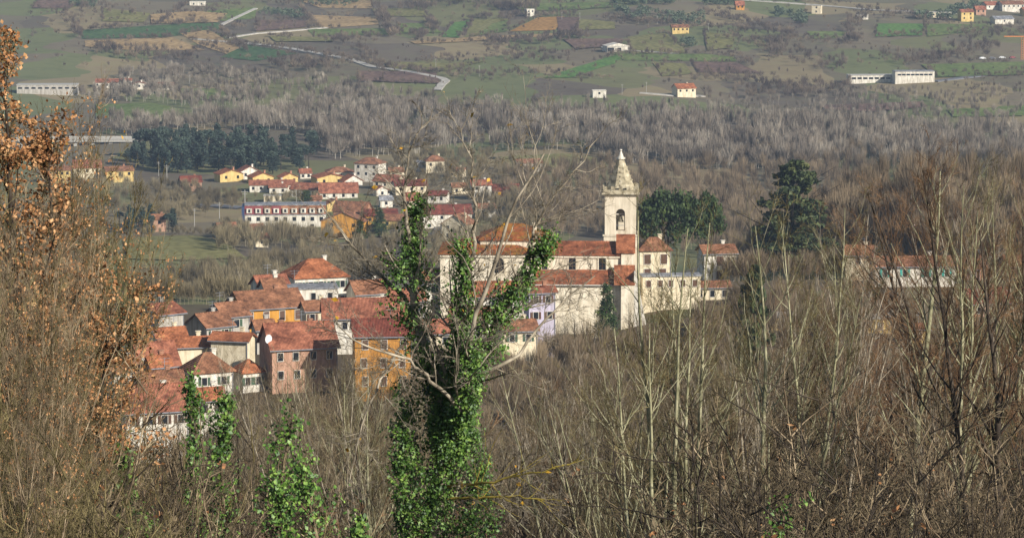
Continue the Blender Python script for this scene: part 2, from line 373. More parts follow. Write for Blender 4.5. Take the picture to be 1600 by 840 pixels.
def ribbon(name, pts, width, mat, lift=0.6, kerb=False, y0=665.0):
    d = densify(pts, 8, 0, closed=False); px = np.array([p[0] for p in d]); py = np.array([p[1] for p in d])
    Y = hit(px, py, y0); dx, dz = ray(px, py); P = np.stack([dx*Y, Y], 1)
    T = np.gradient(P, axis=0); T /= np.linalg.norm(T, axis=1)[:, None] + 1e-9; N = np.stack([-T[:, 1], T[:, 0]], 1)
    A = P + N*width/2; B = P - N*width/2
    V = [(x, y, G(x, y)+lift) for x, y in A] + [(x, y, G(x, y)+lift) for x, y in B]; n = len(P)
    V += [(x, y, z-1.0) for x, y, z in V]
    Fq = [(i, i+1, n+i+1, n+i) for i in range(n-1)] + [(i, 2*n+i, 2*n+i+1, i+1) for i in range(n-1)] + [(n+i, n+i+1, 3*n+i+1, 3*n+i) for i in range(n-1)]
    return tag(MB().add(V, Fq).build(name, mat), kind='structure')
M['road'] = noise_mat('pale_road', [srgb(150, 144, 132), srgb(190, 184, 172)], 0.3, space='World')
M['asphalt'] = noise_mat('asphalt', [srgb(92, 92, 94), srgb(120, 120, 122)], 0.5, space='World')
ribbon('road', [(355,60),(400,53),(455,49),(510,44)], 3.5, M['road'])
ribbon('road', [(300,62),(400,70),(455,77),(500,85),(545,93),(580,105),(640,113),(690,123),(697,127),(690,133),(683,142)], 5, M['road'])
ribbon('road', [(1150,0),(1210,4),(1290,10),(1370,17),(1440,19),(1500,22)], 4.5, M['road'])
ribbon('road', [(345,40),(370,28),(400,14)], 3, M['road'])
ribbon('road', [(920,62),(935,72),(950,78),(1060,85)], 2.5, M['road'])
ribbon('road', [(1000,146),(1050,150),(1100,151)], 4, M['road'])
ribbon('road', [(1460,128),(1540,118),(1620,112)], 6, M['asphalt'])
ribbon('road', [(250,320),(330,322),(380,326)], 7, M['asphalt'])
ribbon('road', [(640,372),(690,366),(700,340),(690,325)], 7, M['asphalt'])

# ------------------------------------------------------------------ houses
WIN = {}
def win_mesh(w, h, kind):
    """frame proud of the wall, dark pane set back inside it; built facing -Y, centred, base at z=0"""
    key = (round(w, 2), round(h, 2), kind)
    if key in WIN: return WIN[key]
    t = 0.09; f = MB()
    f.box(-w/2-t, -w/2, -0.10, 0.02, -t, h+t).box(w/2, w/2+t, -0.10, 0.02, -t, h+t)
    f.box(-w/2, w/2, -0.10, 0.02, h, h+t).box(-w/2, w/2, -0.14, 0.02, -t, 0)
    p = MB().box(-w/2, w/2, -0.02, 0.015, 0, h)
    p2 = None
    if kind.startswith('sh'):
        p2 = []
        for sg in (-1, 1):
            q_ = MB().box(min(sg*(w/2+.11), sg*(w+.12)), max(sg*(w/2+.11), sg*(w+.12)), -0.09, -0.015, 0, h)
            for k in range(int(h/0.16)): q_.box(sg*(w*0.75+0.115)-w*0.2, sg*(w*0.75+0.115)+w*0.2, -0.105, -0.088, 0.06+k*0.16, 0.12+k*0.16)
            p2.append(q_)
    shm = {'sht': 'teal', 'shg': 'green', 'shb': 'brown'}.get(kind)
    pm = {'wood': 'brown', 'door': 'brown', 'gdoor': 'green'}.get(kind, 'dark')
    r = (f.mesh('window_frame', M['frame']), p.mesh('pane', M[pm]), [q_.mesh('shutter', M[shm]) for q_ in p2] if p2 else None)
    WIN[key] = r; return r
def add_window(parent, x, y, z, w, h, kind='', rz=0.0, name='window', small=False):
    f, p, s = win_mesh(w, h, kind)
    if small:
        return link(name, WIN.setdefault(('s', round(w,2), round(h,2)), MB().box(-w/2, w/2, -0.05, 0.05, 0, h).mesh('window', M['dark'])), parent, (x, y, z), rz)
    fo = link(name, f, parent, (x, y, z), rz)
    link('pane' if 'door' not in kind else 'door_leaf', p, fo)
    for s_ in (s or []): link('shutter', s_, fo)
    return fo
def roof_gable(w, d, h0, hr, ov=0.45, t=0.22, alongx=True):
    r = MB(); 
    if not alongx: w, d = d, w
    k = hr / (d / 2)
    for s in (-1, 1):
        q = [(-w/2-ov, s*(d/2+ov), h0 - k*ov), (w/2+ov, s*(d/2+ov), h0 - k*ov), (w/2+ov, 0.0, h0+hr), (-w/2-ov, 0.0, h0+hr)]
        if s > 0: q = q[::-1]
        r.slab([(a, b, c+t+0.01) for a, b, c in q], t)
    n = 0                                                        # ridge tiles
    x = -w/2-ov
    while x < w/2+ov-0.3:
        r.cone(0, 0, 0, 0, 0.1, 0.1, 3) if False else r.extr([(-0.16, h0+hr+t-0.04), (-0.08, h0+hr+t+0.10), (0.08, h0+hr+t+0.10), (0.16, h0+hr+t-0.04)], 'x', x, x+0.42)
        x += 0.5
    if not alongx: r.v = [(-b, a, c) for a, b, c in r.v]
    return r
def roof_hip(w, d, h0, hr, ov=0.45, t=0.2):
    r = MB(); a, b = w/2+ov, d/2+ov; z0 = h0 + 0.01; z1 = z0+t; zt = h0+hr+t
    rl = max(0.0, w/2 - d/2*0.9) if w >= d else 0.0; rd = max(0.0, d/2 - w/2*0.9) if d > w else 0.0
    rl = max(rl, 0.05); rd = max(rd, 0.05)
    V = [(-a,-b,z0),(a,-b,z0),(a,b,z0),(-a,b,z0),(-a,-b,z1),(a,-b,z1),(a,b,z1),(-a,b,z1),(-rl,-rd,zt),(rl,-rd,zt),(rl,rd,zt),(-rl,rd,zt)]
    return r.add(V, [(0,3,2,1),(0,1,5,4),(1,2,6,5),(2,3,7,6),(3,0,4,7),(4,5,9,8),(5,6,10,9),(6,7,11,10),(7,4,8,11),(8,9,10,11)])
def chimney(roof, x, y, z, mat='brick'):
    c = MB().box(-0.35, 0.35, -0.3, 0.3, -1.2, 0.9).box(-0.45, 0.45, -0.4, 0.4, 0.9, 1.0).box(-0.3, 0.3, -0.25, 0.25, 1.0, 1.2).box(-0.5, 0.5, -0.42, 0.42, 1.2, 1.3)
    c.build('chimney', M[mat], roof, (x, y, z))
def dish(parent, p, r=0.5):
    m = MB(); n = 12; V = [(0, 0.16*r, 0)]
    for k, (rr, dd) in enumerate(((0.5, 0.11), (1.0, 0.0))):
        V += [(rr*r*math.cos(2*math.pi*i/n), dd*r, rr*r*math.sin(2*math.pi*i/n)) for i in range(n)]
    fs = [(0, 1+i, 1+(i+1) % n) for i in range(n)] + [(1+i, 1+n+i, 1+n+(i+1) % n, 1+(i+1) % n) for i in range(n)]
    m.add(V, fs); m.add([(a, b+0.03, c) for a, b, c in V], [f[::-1] for f in fs])
    m.box(-0.03, 0.03, 0.1*r, 0.25, -0.9, 0.03).box(-0.02, 0.02, -0.5*r, 0.0, -0.5*r, -0.46*r)
    m.build('satellite_dish', M['dish'], parent, p, 0.5)
def antenna(parent, p):
    m = MB().box(-0.03, 0.03, -0.03, 0.03, -0.5, 2.4).box(-0.9, 0.9, -0.02, 0.02, 2.2, 2.25).box(-0.7, 0.7, -0.02, 0.02, 1.7, 1.75)
    for k in range(7): m.box(-0.8+k*0.26, -0.78+k*0.26, -0.25, 0.25, 2.21, 2.24)
    m.build('antenna', M['metal'], parent, p)
def house(x0, x1, ridge, eave, label, wall, roof, Y=None, base=None, rot=28, ratio=0.9, kind='gable', win=(2, 2), wk='', wsz=(0.9, 1.3), chim=1, name='house', cat='house', gwin=0, extra=0.0, group=None):
    """x0..x1, ridge and eave rows of the photograph at distance Y (or standing on ground row `base`)"""
    xc = (x0 + x1) / 2; far = Y is None
    if far: Y = float(hit(xc, base)[0])
    th = R_(rot); s = Y / F
    W = (x1 - x0) * s / (math.cos(abs(th)) + ratio * math.sin(abs(th))); D = W * ratio
    c = at(xc, eave, Y)
    c = at(xc, eave, Y)
    ex, ez = ray(xc, eave)
    hr = (eave - ridge) * s + float(ez) * (D/2) * 1.0          # ridge sits further back than the front eave
    hr = max(hr, 0.16 * D)
    zf = float(ez) * (Y)                                       # front eave height
    Yc = Y + D/2 * math.cos(th)
    loc = Vector((c.x * Yc / Y, Yc, 0)); gz = min(G(loc.x, loc.y - D/2), G(loc.x, loc.y)); loc.z = gz
    h = zf - gz
    h = max(h, 2.6)
    e = empty(name, loc, th); tag(e, label, cat, group)
    b = MB()
    if kind == 'gable':
        prof_ = [(-D/2, -1.5), (D/2, -1.5), (D/2, h), (0, h+hr), (-D/2, h)]; b.extr(prof_, 'x', -W/2, W/2)
    elif kind == 'front':
        prof_ = [(-W/2, -1.5), (W/2, -1.5), (W/2, h), (0, h+hr), (-W/2, h)]; b.extr(prof_, 'y', -D/2, D/2)
    else: b.box(-W/2, W/2, -D/2, D/2, -1.5, h)
    b.build('wall', M[wall], e)
    if kind == 'gable': rb = roof_gable(W, D, h, hr)
    elif kind == 'front': rb = roof_gable(W, D, h, hr, alongx=False)
    elif kind == 'flat': rb = MB().box(-W/2-.2, W/2+.2, -D/2-.2, D/2+.2, h+.005, h+.3)
    else: rb = roof_hip(W, D, h, hr)
    ro = rb.build('roof', M[roof], e)
    if kind != 'flat':
        for k in range(chim): chimney(ro, W*(0.22 - 0.45*k), (0.18*D if kind != 'front' else 0.1*D), h + hr*0.75, wall if wall in ('white', 'cream', 'grey') else 'brick')
        # gutter board
        MB().box(-W/2-.45, W/2+.45, -D/2-0.62, -D/2-0.46, h-0.30, h-0.14).build('gutter', M['metal' if not far else 'frame'], e) if kind == 'gable' and not far else None
    if not far and random.random() < .45: antenna(e, (random.uniform(-.3, .3)*W, 0.3, h+hr*.9))
    if not far and kind != 'flat':
        MB().box(W/2-.16, W/2-.06, -D/2-.12, -D/2-.005, 0, h-.3).box(W/2-.16, W/2-.06, -D/2-.5, -D/2-.12, h-.36, h-.26).build('downpipe', M['metal'], e)
        if wk == '': wk = random.choice(['', 'shb', 'shg', ''])
    nw, nf = win; small = far
    ww, wh = wsz
    for fl in range(nf):
        z = h - 0.7 - wh - fl * 3.0
        if z < 0.3: break
        for k in range(nw):
            x = (k + 0.5) / nw * W - W/2 + random.uniform(-.15, .15)
            add_window(e, x, -D/2 - 0.004, z, ww, wh, wk, small=small)
    for k in range(gwin):
        z = h - 0.7 - wh
        for sd_, ang in ((-1, -math.pi/2), (1, math.pi/2)):
            add_window(e, sd_ * (W/2 + 0.004), (k + 0.5) / gwin * D - D/2, z, ww, wh, wk, ang, small=small)
    e['_h'] = h; del e['_h']
    return e, W, D, h, hr

# --- near town, left
e, W, D, h, hr = house(211, 289, 477, 489, 'tall grey house with blank gable and pale lit wall, leftmost of the upper row', 'grey', 'red', Y=556, rot=38, ratio=1.45, win=(0, 0))
antenna(e, (-W/2+.5, 0.5, h+hr*0.9))
e, W, D, h, hr = house(291, 366, 488, 509, 'pale house with green door below the brown tiled roof, right of the grey gable house', 'grey', 'brownroof', Y=560, rot=36, ratio=1.25, win=(2, 2), wk='shg', wsz=(0.8, 1.5))
dish(e, (-W/2+1.0, -D/2-.2, h-1.2), 0.55)
e, W, D, h, hr = house(322, 391, 472, 493, 'whitish house with one dark window, stepped up behind the green door house', 'grey', 'brownroof', Y=570, rot=36, ratio=1.2, win=(1, 1), wk='', wsz=(1.1, 1.5))
e, W, D, h, hr = house(352, 478, 453, 480, 'house with yellow front wall and long brown tiled roof at top of the left row', 'ochre', 'brownroof', Y=576, rot=24, ratio=0.8, win=(4, 2), wk='wood', wsz=(1.0, 1.8))
dish(e, (-W/2+.3, 0.5, h+1.4), 0.5)
house(391, 452, 430, 446, 'low house with bright red roof behind the yellow fronted house', 'white', 'red', Y=600, rot=26, ratio=0.8, win=(2, 1))
e, W, D, h, hr = house(440, 545, 404, 434, 'large white house under a wide brown hipped roof left of the ivy tree', 'white', 'orangeroof', Y=606, rot=20, ratio=0.8, kind='hip', win=(5, 2))
house(418, 530, 440, 452, 'low white wing in front of the wide brown hipped roof', 'white', 'greyroof', Y=596, rot=8, ratio=0.5, kind='flat', win=(4, 1))
house(540, 610, 438, 458, 'white house with plain wall directly left of the ivy tree top', 'white', 'brownroof', Y=600, rot=22, ratio=0.9, win=(3, 2))
e, W, D, h, hr = house(250, 338, 527, 541, 'cream house with long windowless wall and low roof under the green door house', 'cream', 'orangeroof', Y=530, rot=14, ratio=0.6, win=(0, 0))
house(330, 398, 520, 531, 'cream curved wall building beside the white satellite dish', 'cream', 'orangeroof', Y=528, rot=-14, ratio=0.6, win=(0, 0), kind='gable')
e, W, D, h, hr = house(282, 366, 550, 582, 'white house under a brown hipped roof in the lower left row', 'white', 'brownroof', Y=505, rot=26, ratio=0.9, kind='hip', win=(2, 1), chim=1)
house(364, 412, 561, 582, 'small house with pointed orange hipped roof beside the shaded wall', 'white', 'orangeroof', Y=508, rot=30, ratio=1.0, kind='hip', win=(2, 1), chim=0)
e, W, D, h, hr = house(198, 282, 534, 572, 'house with steep red roof and white chimneys in the lower left', 'pink', 'red', Y=510, rot=30, ratio=0.9, win=(2, 2), chim=2)
dish(e, (-W/2, -D/2-.3, h+1.2), 0.6)
house(158, 226, 560, 580, 'white walled house half hidden by the russet tree', 'white', 'brownroof', Y=500, rot=34, ratio=0.8, win=(2, 2))
house(176, 298, 600, 642, 'lowest house on the left, broad red roof over a white eave', 'white', 'red', Y=470, rot=18, ratio=0.8, win=(4, 1))
house(208, 290, 580, 600, 'brown roofed house just behind the lowest left house', 'pink', 'brownroof', Y=486, rot=20, ratio=0.7, win=(2, 1))
e, W, D, h, hr = house(402, 530, 503, 543, 'pinkish brown house with red roof and dark shaded left side', 'pink', 'red', Y=508, rot=18, ratio=0.8, win=(4, 2), chim=2)
dish(e, (-W/2-.3, -D/2+1, h+1.6), 0.75)
house(500, 640, 466, 496, 'long house with dull red roof above the orange block', 'white', 'red', Y=545, rot=6, ratio=0.6, win=(6, 1))
e, W, D, h, hr = house(548, 646, 498, 524, 'tall orange block with red roof left of the ivy tree', 'orange', 'maroon', Y=500, rot=6, ratio=0.8, win=(3, 3), wk='wood', wsz=(0.9, 1.5))
house(158, 204, 540, 556, 'small white house with brown roof deepest in the left twigs', 'white', 'brownroof', Y=520, rot=30, ratio=.8, win=(1, 1))
house(226, 268, 556, 572, 'little pink house with worn red roof among the lower left roofs', 'pink', 'orangeroof', Y=498, rot=28, ratio=.9, win=(1, 1))
house(236, 292, 512, 526, 'low cream house tucked under the tall grey gable', 'cream', 'orangeroof', Y=542, rot=22, ratio=.7, win=(2, 1))
house(300, 352, 606, 624, 'low white house with orange roof at the edge of the lower left brush', 'white', 'orangeroof', Y=478, rot=22, ratio=.8, win=(2, 1))
house(392, 430, 500, 514, 'narrow house with dark shaded wall behind the satellite dish', 'grey', 'brownroof', Y=545, rot=24, ratio=.9, win=(1, 1))
house(468, 520, 470, 484, 'whitish house behind the pinkish brown house', 'cream', 'brownroof', Y=566, rot=20, ratio=.8, win=(2, 1))
house(404, 446, 436, 450, 'low white annex beside the bright red roof', 'white', 'brownroof', Y=592, rot=24, ratio=.9, win=(2, 1))
house(606, 664, 452, 470, 'white house behind the left ivy stem', 'white', 'red', Y=580, rot=12, ratio=.8, win=(3, 2))
house(646, 712, 500, 520, 'cream house showing between the two ivy stems', 'cream', 'red', Y=530, rot=10, ratio=.8, win=(2, 1))
house(655, 712, 420, 440, 'white walled house left of the church transept', 'white', 'brownroof', Y=606, rot=16, ratio=.8, win=(2, 2))
# --- in front of the church
house(700, 772, 478, 506, 'small white house with red roof seen between the ivy stems', 'white', 'red', Y=545, rot=-14, ratio=0.9, win=(3, 2))
house(730, 834, 440, 462, 'white house with long red roof below the church transept', 'white', 'orangeroof', Y=585, rot=6, ratio=0.5, win=(4, 1))
house(818, 868, 448, 456, 'tall lilac house with brown shutters in front of the church aisle', 'lilac', 'red', Y=572, rot=14, ratio=0.8, win=(2, 2), wk='shb')
house(775, 840, 500, 516, 'cream house low between the ivy stem and the lilac house', 'cream', 'brownroof', Y=552, rot=14, ratio=0.8, win=(2, 1))
# --- right of the church
house(994, 1048, 371, 392, 'pale house with pinkish pyramid roof right of the bell tower', 'cream', 'brownroof', Y=640, rot=6, ratio=0.8, kind='hip', win=(2, 3), wk='wood', wsz=(1.3, 2.0))
house(1000, 1095, 423, 432, 'long cream building with terrace below the pyramid roof house', 'cream', 'greyroof', Y=612, rot=6, ratio=0.3, kind='flat', win=(5, 1), wk='wood')
house(1090, 1150, 383, 395, 'white house with one brown shuttered window right of the church', 'white', 'brownroof', Y=668, rot=12, ratio=0.8, win=(1, 2), wk='wood', wsz=(1.6, 2.0))
house(1320, 1366, 384, 398, 'small cream house left of the white house with teal shutters', 'cream', 'brownroof', Y=660, rot=-12, ratio=0.8, win=(1, 1))
house(1360, 1492, 401, 415, 'long white house with teal shutters among the right hand trees', 'white', 'brownroof', Y=642, rot=3, ratio=0.45, win=(4, 2), wk='sht', wsz=(0.9, 1.6))
house(1495, 1545, 416, 430, 'dull stone house right of the white house with teal shutters', 'brick', 'brownroof', Y=660, rot=-30, ratio=0.9, win=(2, 1))
house(1180, 1395, 488, 497, 'long low yellow building with pale flat roof behind the right thicket', 'yellow', 'concrete', Y=592, rot=-6, ratio=0.25, kind='flat', win=(7, 1))
house(1418, 1450, 506, 513, 'small yellow shed right of the long low yellow building', 'yellow', 'brownroof', Y=580, rot=4, ratio=0.8, win=(1, 1), chim=0)
house(1500, 1580, 470, 492, 'pink house with maroon roof behind the right hand trunks', 'pink', 'maroon', Y=606, rot=16, ratio=0.8, win=(3, 2))
house(1540, 1640, 568, 594, 'cream house with maroon roof at the right edge of the photo', 'cream', 'maroon', Y=530, rot=16, ratio=0.8, win=(3, 2))
house(1560, 1630, 424, 440, 'pink house higher on the slope at the right edge', 'pink', 'brownroof', Y=664, rot=14, ratio=0.9, win=(2, 2))
house(1080, 1140, 466, 474, 'low cream wall building behind the pale stemmed tree', 'cream', 'brownroof', Y=622, rot=8, ratio=0.5, win=(3, 1), chim=0)

# --- church
def zrow(row, Y): return at(800, row, Y).z
def xpx(px, Y): return (px - 800) / F * Y / 1.0 * (F / (F*CP + 0*SP)) * 1.0
CX, CYY = at(900, 420, 612).x, 612.0
cz = G(CX, CYY) - 0.0
church = tag(empty('church', (CX, CYY, cz), R_(-2)), 'large cream church with long red tiled nave roof, pyramid crossing roof and side aisle', 'church')
def lx(px, Y): return at(px, 400, Y).x - CX
def ly(Y): return Y - CYY
def lz(row, Y): return zrow(row, Y) - cz
def arch_pts(x, w, z0, z1, n=8):
    r = w/2; return [(x-r, z0), (x+r, z0)] + [(x + r*math.cos(a), z1 - r + r*math.sin(a)) for a in [math.pi*i/n for i in range(n+1)]]
def arch_window(par, px0, px1, r0, r1, Y, name='window', fr='stone'):
    x0, x1 = lx(px0, Y), lx(px1, Y); xm, wd = (x0+x1)/2, x1-x0; z0, z1 = lz(r1, Y), lz(r0, Y)
    o = arch_pts(xm, wd+0.5, z0-0.25, z1+0.25); i_ = arch_pts(xm, wd, z0, z1); n = len(o); y = ly(Y)
    m = MB()
    V = [(a, y-0.14, b) for a, b in o] + [(a, y-0.14, b) for a, b in i_] + [(a, y+0.02, b) for a, b in o] + [(a, y+0.02, b) for a, b in i_]
    fs = []
    for k in range(n):
        k2 = (k+1) % n; fs += [(k, k2, n+k2, n+k), (k, 2*n+k, 2*n+k2, k2), (n+k, n+k2, 3*n+k2, 3*n+k)]
    m.add(V, fs); f = m.build(name, M[fr], par)
    MB().extr([(a, b) for a, b in i_], 'y', y-0.03, y+0.02).build('pane', M['dark'], f)
    b = MB(); b.box(xm-.04, xm+.04, y-.08, y-.035, z0, z1)
    for q in range(1, 4): b.box(x0, x1, y-.08, y-.035, z0+(z1-z0)*q/4-.03, z0+(z1-z0)*q/4+.03)
    b.build('glazing_bars', M['brown'], f)
# nave
Yn0, Yn1, Yr = 607.0, 619.0, 613.0
a0, a1 = lx(735, Yn0), lx(972, Yn0); he = lz(398, Yn0); hrn = lz(377, Yr) - he
nv = MB().extr([(ly(Yn0), -2), (ly(Yn1), -2), (ly(Yn1), he), (ly(Yr), he+hrn-.2), (ly(Yn0), he)], 'x', a0, a1).build('nave_wall', M['church'], church)
rb = roof_gable(a1-a0, Yn1-Yn0, 0, hrn-.2); rb.v = [(x+(a0+a1)/2, y+ly(Yr), z+he) for x, y, z in rb.v]
rn = rb.build('nave_roof', M['churchroof'], church)
MB().box(a0, a1, ly(Yn0)-.32, ly(Yn0), he-.55, he-.25).build('cornice', M['church'], church)
for a, b in ((848, 857), (890, 901), (937, 948)): arch_window(nv, a, b, 399, 421, Yn0)
# aisle lean-to
Ya = 602.0; b0, b1 = lx(830, Ya), lx(972, Yn0)-.003; zt, zb = lz(421, Yn0), lz(443, Ya)
MB().extr([(ly(Ya), -2), (ly(Yn0)-.003, -2), (ly(Yn0)-.003, zt-.25), (ly(Ya), zb)], 'x', b0, b1).build('aisle_wall', M['church'], church)
MB().slab([(b0-.3, ly(Ya)-.5, zb+.0), (b1+.0, ly(Ya)-.5, zb+.0), (b1+.0, ly(Yn0)-.004, zt+.02), (b0-.3, ly(Yn0)-.004, zt+.02)], .22).build('aisle_roof', M['churchroof'], church)
MB().box(b0-.3, b1, ly(Ya)-.66, ly(Ya)-.5, zb-.3, zb-.1).build('gutter', M['frame'], church)
# transept / choir on the left
Yt0, Yt1 = 603.0, 620.0; c0, c1 = lx(690, Yt0), lx(838, Yt0); ht = lz(398, Yt0)
tv = MB().box(c0, c1, ly(Yt0), ly(Yt1), -2, ht).build('transept_wall', M['church'], church)
rb = roof_hip(c1-c0, Yt1-Yt0, 0, 2.4); rb.v = [(x+(c0+c1)/2, y+ly((Yt0+Yt1)/2), z+ht) for x, y, z in rb.v]
rb.build('transept_roof', M['lichenroof'], church)
MB().box(c0, c1, ly(Yt0)-.3, ly(Yt0), ht-.5, ht-.2).build('cornice', M['church'], church)
for a, b in ((722, 735), (775, 790)): arch_window(tv, a, b, 403, 427, Yt0)
# crossing
Yc0, Yc1 = 607.0, 618.0; d0, d1 = lx(752, Yc0), lx(856, Yc0); hc = lz(376, Yc0)
MB().box(d0, d1, ly(Yc0), ly(Yc1), ht-1, hc).build('crossing_wall', M['church'], church)
rb = roof_hip(d1-d0, Yc1-Yc0, 0, lz(351, 612)-hc); rb.v = [(x+(d0+d1)/2, y+ly((Yc0+Yc1)/2), z+hc) for x, y, z in rb.v]
cr = rb.build('crossing_roof', M['lichenroof'], church); chimney(cr, d1-2.5, 0, hc+1.6, 'church')
# facade wall with tiled raised gables
f0, f1 = a1, a1+2.5
zz1, zz2 = lz(368, Yr), lz(398, Yn0)
MB().extr([(ly(Ya)-1.5, -2), (ly(Yn1)+.5, -2), (ly(Yn1)+.5, zz2+1), (ly(Yr), zz1), (ly(Yn0)-.5, zz2+0.8), (ly(Yn0)-.6, lz(414, Yn0)), (ly(Ya)-1.5, lz(440, Ya))], 'x', f0, f1).build('facade_wall', M['church'], church)
MB().slab([(f0-1.0, ly(Yn0)-.8, zz2+.75), (f1+.25, ly(Yn0)-.8, zz2+.75), (f1+.25, ly(Yr), zz1+.35), (f0-1.0, ly(Yr), zz1+.35)], .35).slab([(f0-1.0, ly(Yr)+.001, zz1+.35), (f1+.25, ly(Yr)+.001, zz1+.35), (f1+.25, ly(Yn1)+.7, zz2+1), (f0-1.0, ly(Yn1)+.7, zz2+1)], .35).build('gable_coping', M['orangeroof'], church)
MB().slab([(f0-1.4, ly(Ya)-1.7, lz(441, Ya)+.1), (f1+.2, ly(Ya)-1.7, lz(441, Ya)+.1), (f1+.2, ly(Yn0)-.85, lz(414, Yn0)+.2), (f0-1.4, ly(Yn0)-.85, lz(414, Yn0)+.2)], .35).build('aisle_coping', M['orangeroof'], church)
MB().add([(f1, ly(Ya)-1.5, -2), (f1+3.2, ly(Ya)-1.5, -2), (f1+3.2, ly(Ya)+3, -2), (f1, ly(Ya)+3, -2), (f1, ly(Ya)-1.5, lz(425, Ya)), (f1+.3, ly(Ya)-1.5, lz(425, Ya)), (f1+.3, ly(Ya)+3, lz(425, Ya)), (f1, ly(Ya)+3, lz(425, Ya))],
         [(0,3,2,1),(4,5,6,7),(0,1,5,4),(1,2,6,5),(2,3,7,6),(3,0,4,7)]).build('buttress', M['white'], church)
# tower: part of the church
Yw = 622.0; t0, t1 = lx(942, Yw), lx(991, Yw); tm = (t0+t1)/2; hw = (t1-t0)/2; ty = ly(Yw)+hw
z_belt, z_top = lz(366, Yw), lz(306, Yw)
tb = MB().box(tm-hw-.2, tm+hw+.2, ty-hw-.2, ty+hw+.2, -2, z_belt).build('tower_base', M['stone'], church)
def arch_panel(hw_, z0, z1, aw, az0, az1, th):
    """wall panel facing -Y at y=-hw_, with an arched hole"""
    n = 8; r = aw/2; arc = [(r*math.cos(a), az1-r+r*math.sin(a)) for a in [math.pi*i/n for i in range(n+1)]]
    m = MB(); y0, y1 = -hw_, -hw_+th
    m.box(-hw_, -r, y0, y1, z0, z1).box(r, hw_, y0, y1, z0, z1).box(-r, r, y0, y1, z0, az0)
    for i in range(n):
        (xa, za), (xb, zb_) = arc[i], arc[i+1]
        m.add([(xb,y0,zb_),(xa,y0,za),(xa,y0,z1),(xb,y0,z1),(xb,y1,zb_),(xa,y1,za),(xa,y1,z1),(xb,y1,z1)], [(0,1,2,3),(7,6,5,4),(1,0,4,5),(3,2,6,7)])
    return m
sh = MB(); aw = lx(971, Yw)-lx(957, Yw); az0, az1 = lz(360, Yw), lz(326, Yw)
for k in range(3):
    an = [-math.pi/2, 0, math.pi/2][k]
    hh = hw - (0.0 if k == 1 else 0.0)
    pnl = arch_panel(hh - (0.002*abs(k-1)), z_belt, z_top, aw, az0, az1, 0.8)
    for i, (x, y, z) in enumerate(pnl.v): pnl.v[i] = (tm + x*math.cos(an)-y*math.sin(an), ty + x*math.sin(an)+y*math.cos(an), z)
    sh.add(pnl.v, pnl.f)
sh.box(tm-hw, tm+hw, ty+hw-.8, ty+hw, z_belt, z_top)
shaft = sh.build('belfry', M['stone'], church)
MB().box(tm-hw+.81, tm+hw-.81, ty-hw+.81, ty+hw-.81, z_belt, z_belt+.3).build('belfry_floor', M['brown'], church)
MB().box(tm-hw-.4, tm+hw+.4, ty-hw-.4, ty+hw+.4, z_belt-.3, z_belt+.0).build('belt_course', M['stone'], church)
zc = z_top
MB().box(tm-hw-.25, tm+hw+.25, ty-hw-.25, ty+hw+.25, zc, zc+.35).box(tm-hw-.65, tm+hw+.65, ty-hw-.65, ty+hw+.65, zc+.35, zc+.7).build('cornice', M['spire'], church)
bt = MB(); zc2 = zc+.7; q = hw+.3
for s in (-1, 1):
    bt.box(tm-q, tm+q, ty+s*q-.15, ty+s*q+.15, zc2, zc2+.55); bt.box(tm+s*q-.15, tm+s*q+.15, ty-q+.16, ty+q-.16, zc2, zc2+.55)
    for k in range(5):
        u = -q+.35 + k*(2*q-.7)/4
        bt.box(tm+u-.35, tm+u+.35, ty+s*q-.15, ty+s*q+.15, zc2+.55, zc2+1.25)
        if 0 < k < 4: bt.box(tm+s*q-.15, tm+s*q+.15, ty+u-.35, ty+u+.35, zc2+.55, zc2+1.25)
bt.build('battlements', M['spire'], church)
spz0, spz1 = zc2, lz(248, Yw+3); sp_ = MB(); n_c = 15; r0s, r1s = hw*1.04, 0.62
for k in range(n_c):
    ta, tb_ = k/n_c, (k+1)/n_c
    sp_.cone(tm, ty, spz0+(spz1-spz0)*ta, spz0+(spz1-spz0)*tb_, r0s+(r1s-r0s)*ta, r0s+(r1s-r0s)*tb_+.05, 8, math.pi/8)
for k in range(3, 12, 2):
    for a_ in range(8):
        if a_ % 2 == 0:
            ta = k/n_c; rr = (r0s+(r1s-r0s)*ta); zz = spz0+(spz1-spz0)*ta; an = a_*math.pi/4 - math.pi/2 + math.pi/8*0
            xx, yy = tm+rr*.95*math.cos(an), ty+rr*.95*math.sin(an); sp_.box(xx-.16, xx+.16, yy-.14, yy+.14, zz-.05, zz+.2)
spire = sp_.build('spire', M['spire'], church)
fn = MB().cone(tm, ty, spz1, spz1+.3, .9, .9, 12).cone(tm, ty, spz1+.3, spz1+1.6, .6, .12, 12).cone(tm, ty, spz1+1.6, spz1+1.75, .12, .3, 10).cone(tm, ty, spz1+1.75, spz1+1.95, .3, .12, 10)
fn.build('finial', M['white'], spire)
bl = MB(); prf = [(0.72, 0), (0.6, .15), (.45, .5), (.38, .9), (.25, 1.1), (.05, 1.15)]
bz = az0 + 1.7
for (ra, za), (rb_, zb_) in zip(prf, prf[1:]): bl.cone(tm, ty-hw+1.1, bz+za, bz+zb_, ra, rb_, 16)
bl.box(tm-.8, tm+.8, ty-hw+1.0, ty-hw+1.2, bz+1.16, bz+1.4)
bell = bl.build('bell', M['bell'], church)
MB().box(tm-hw+.6, tm+hw-.6, ty-hw+1.0, ty-hw+1.2, bz+1.41, bz+1.6).build('bell_beam', M['frame'], church)
MB().box(tm-aw/2, tm+aw/2, ty-hw+.15, ty-hw+.25, az0+1.0, az0+1.1).build('railing', M['metal'], church)

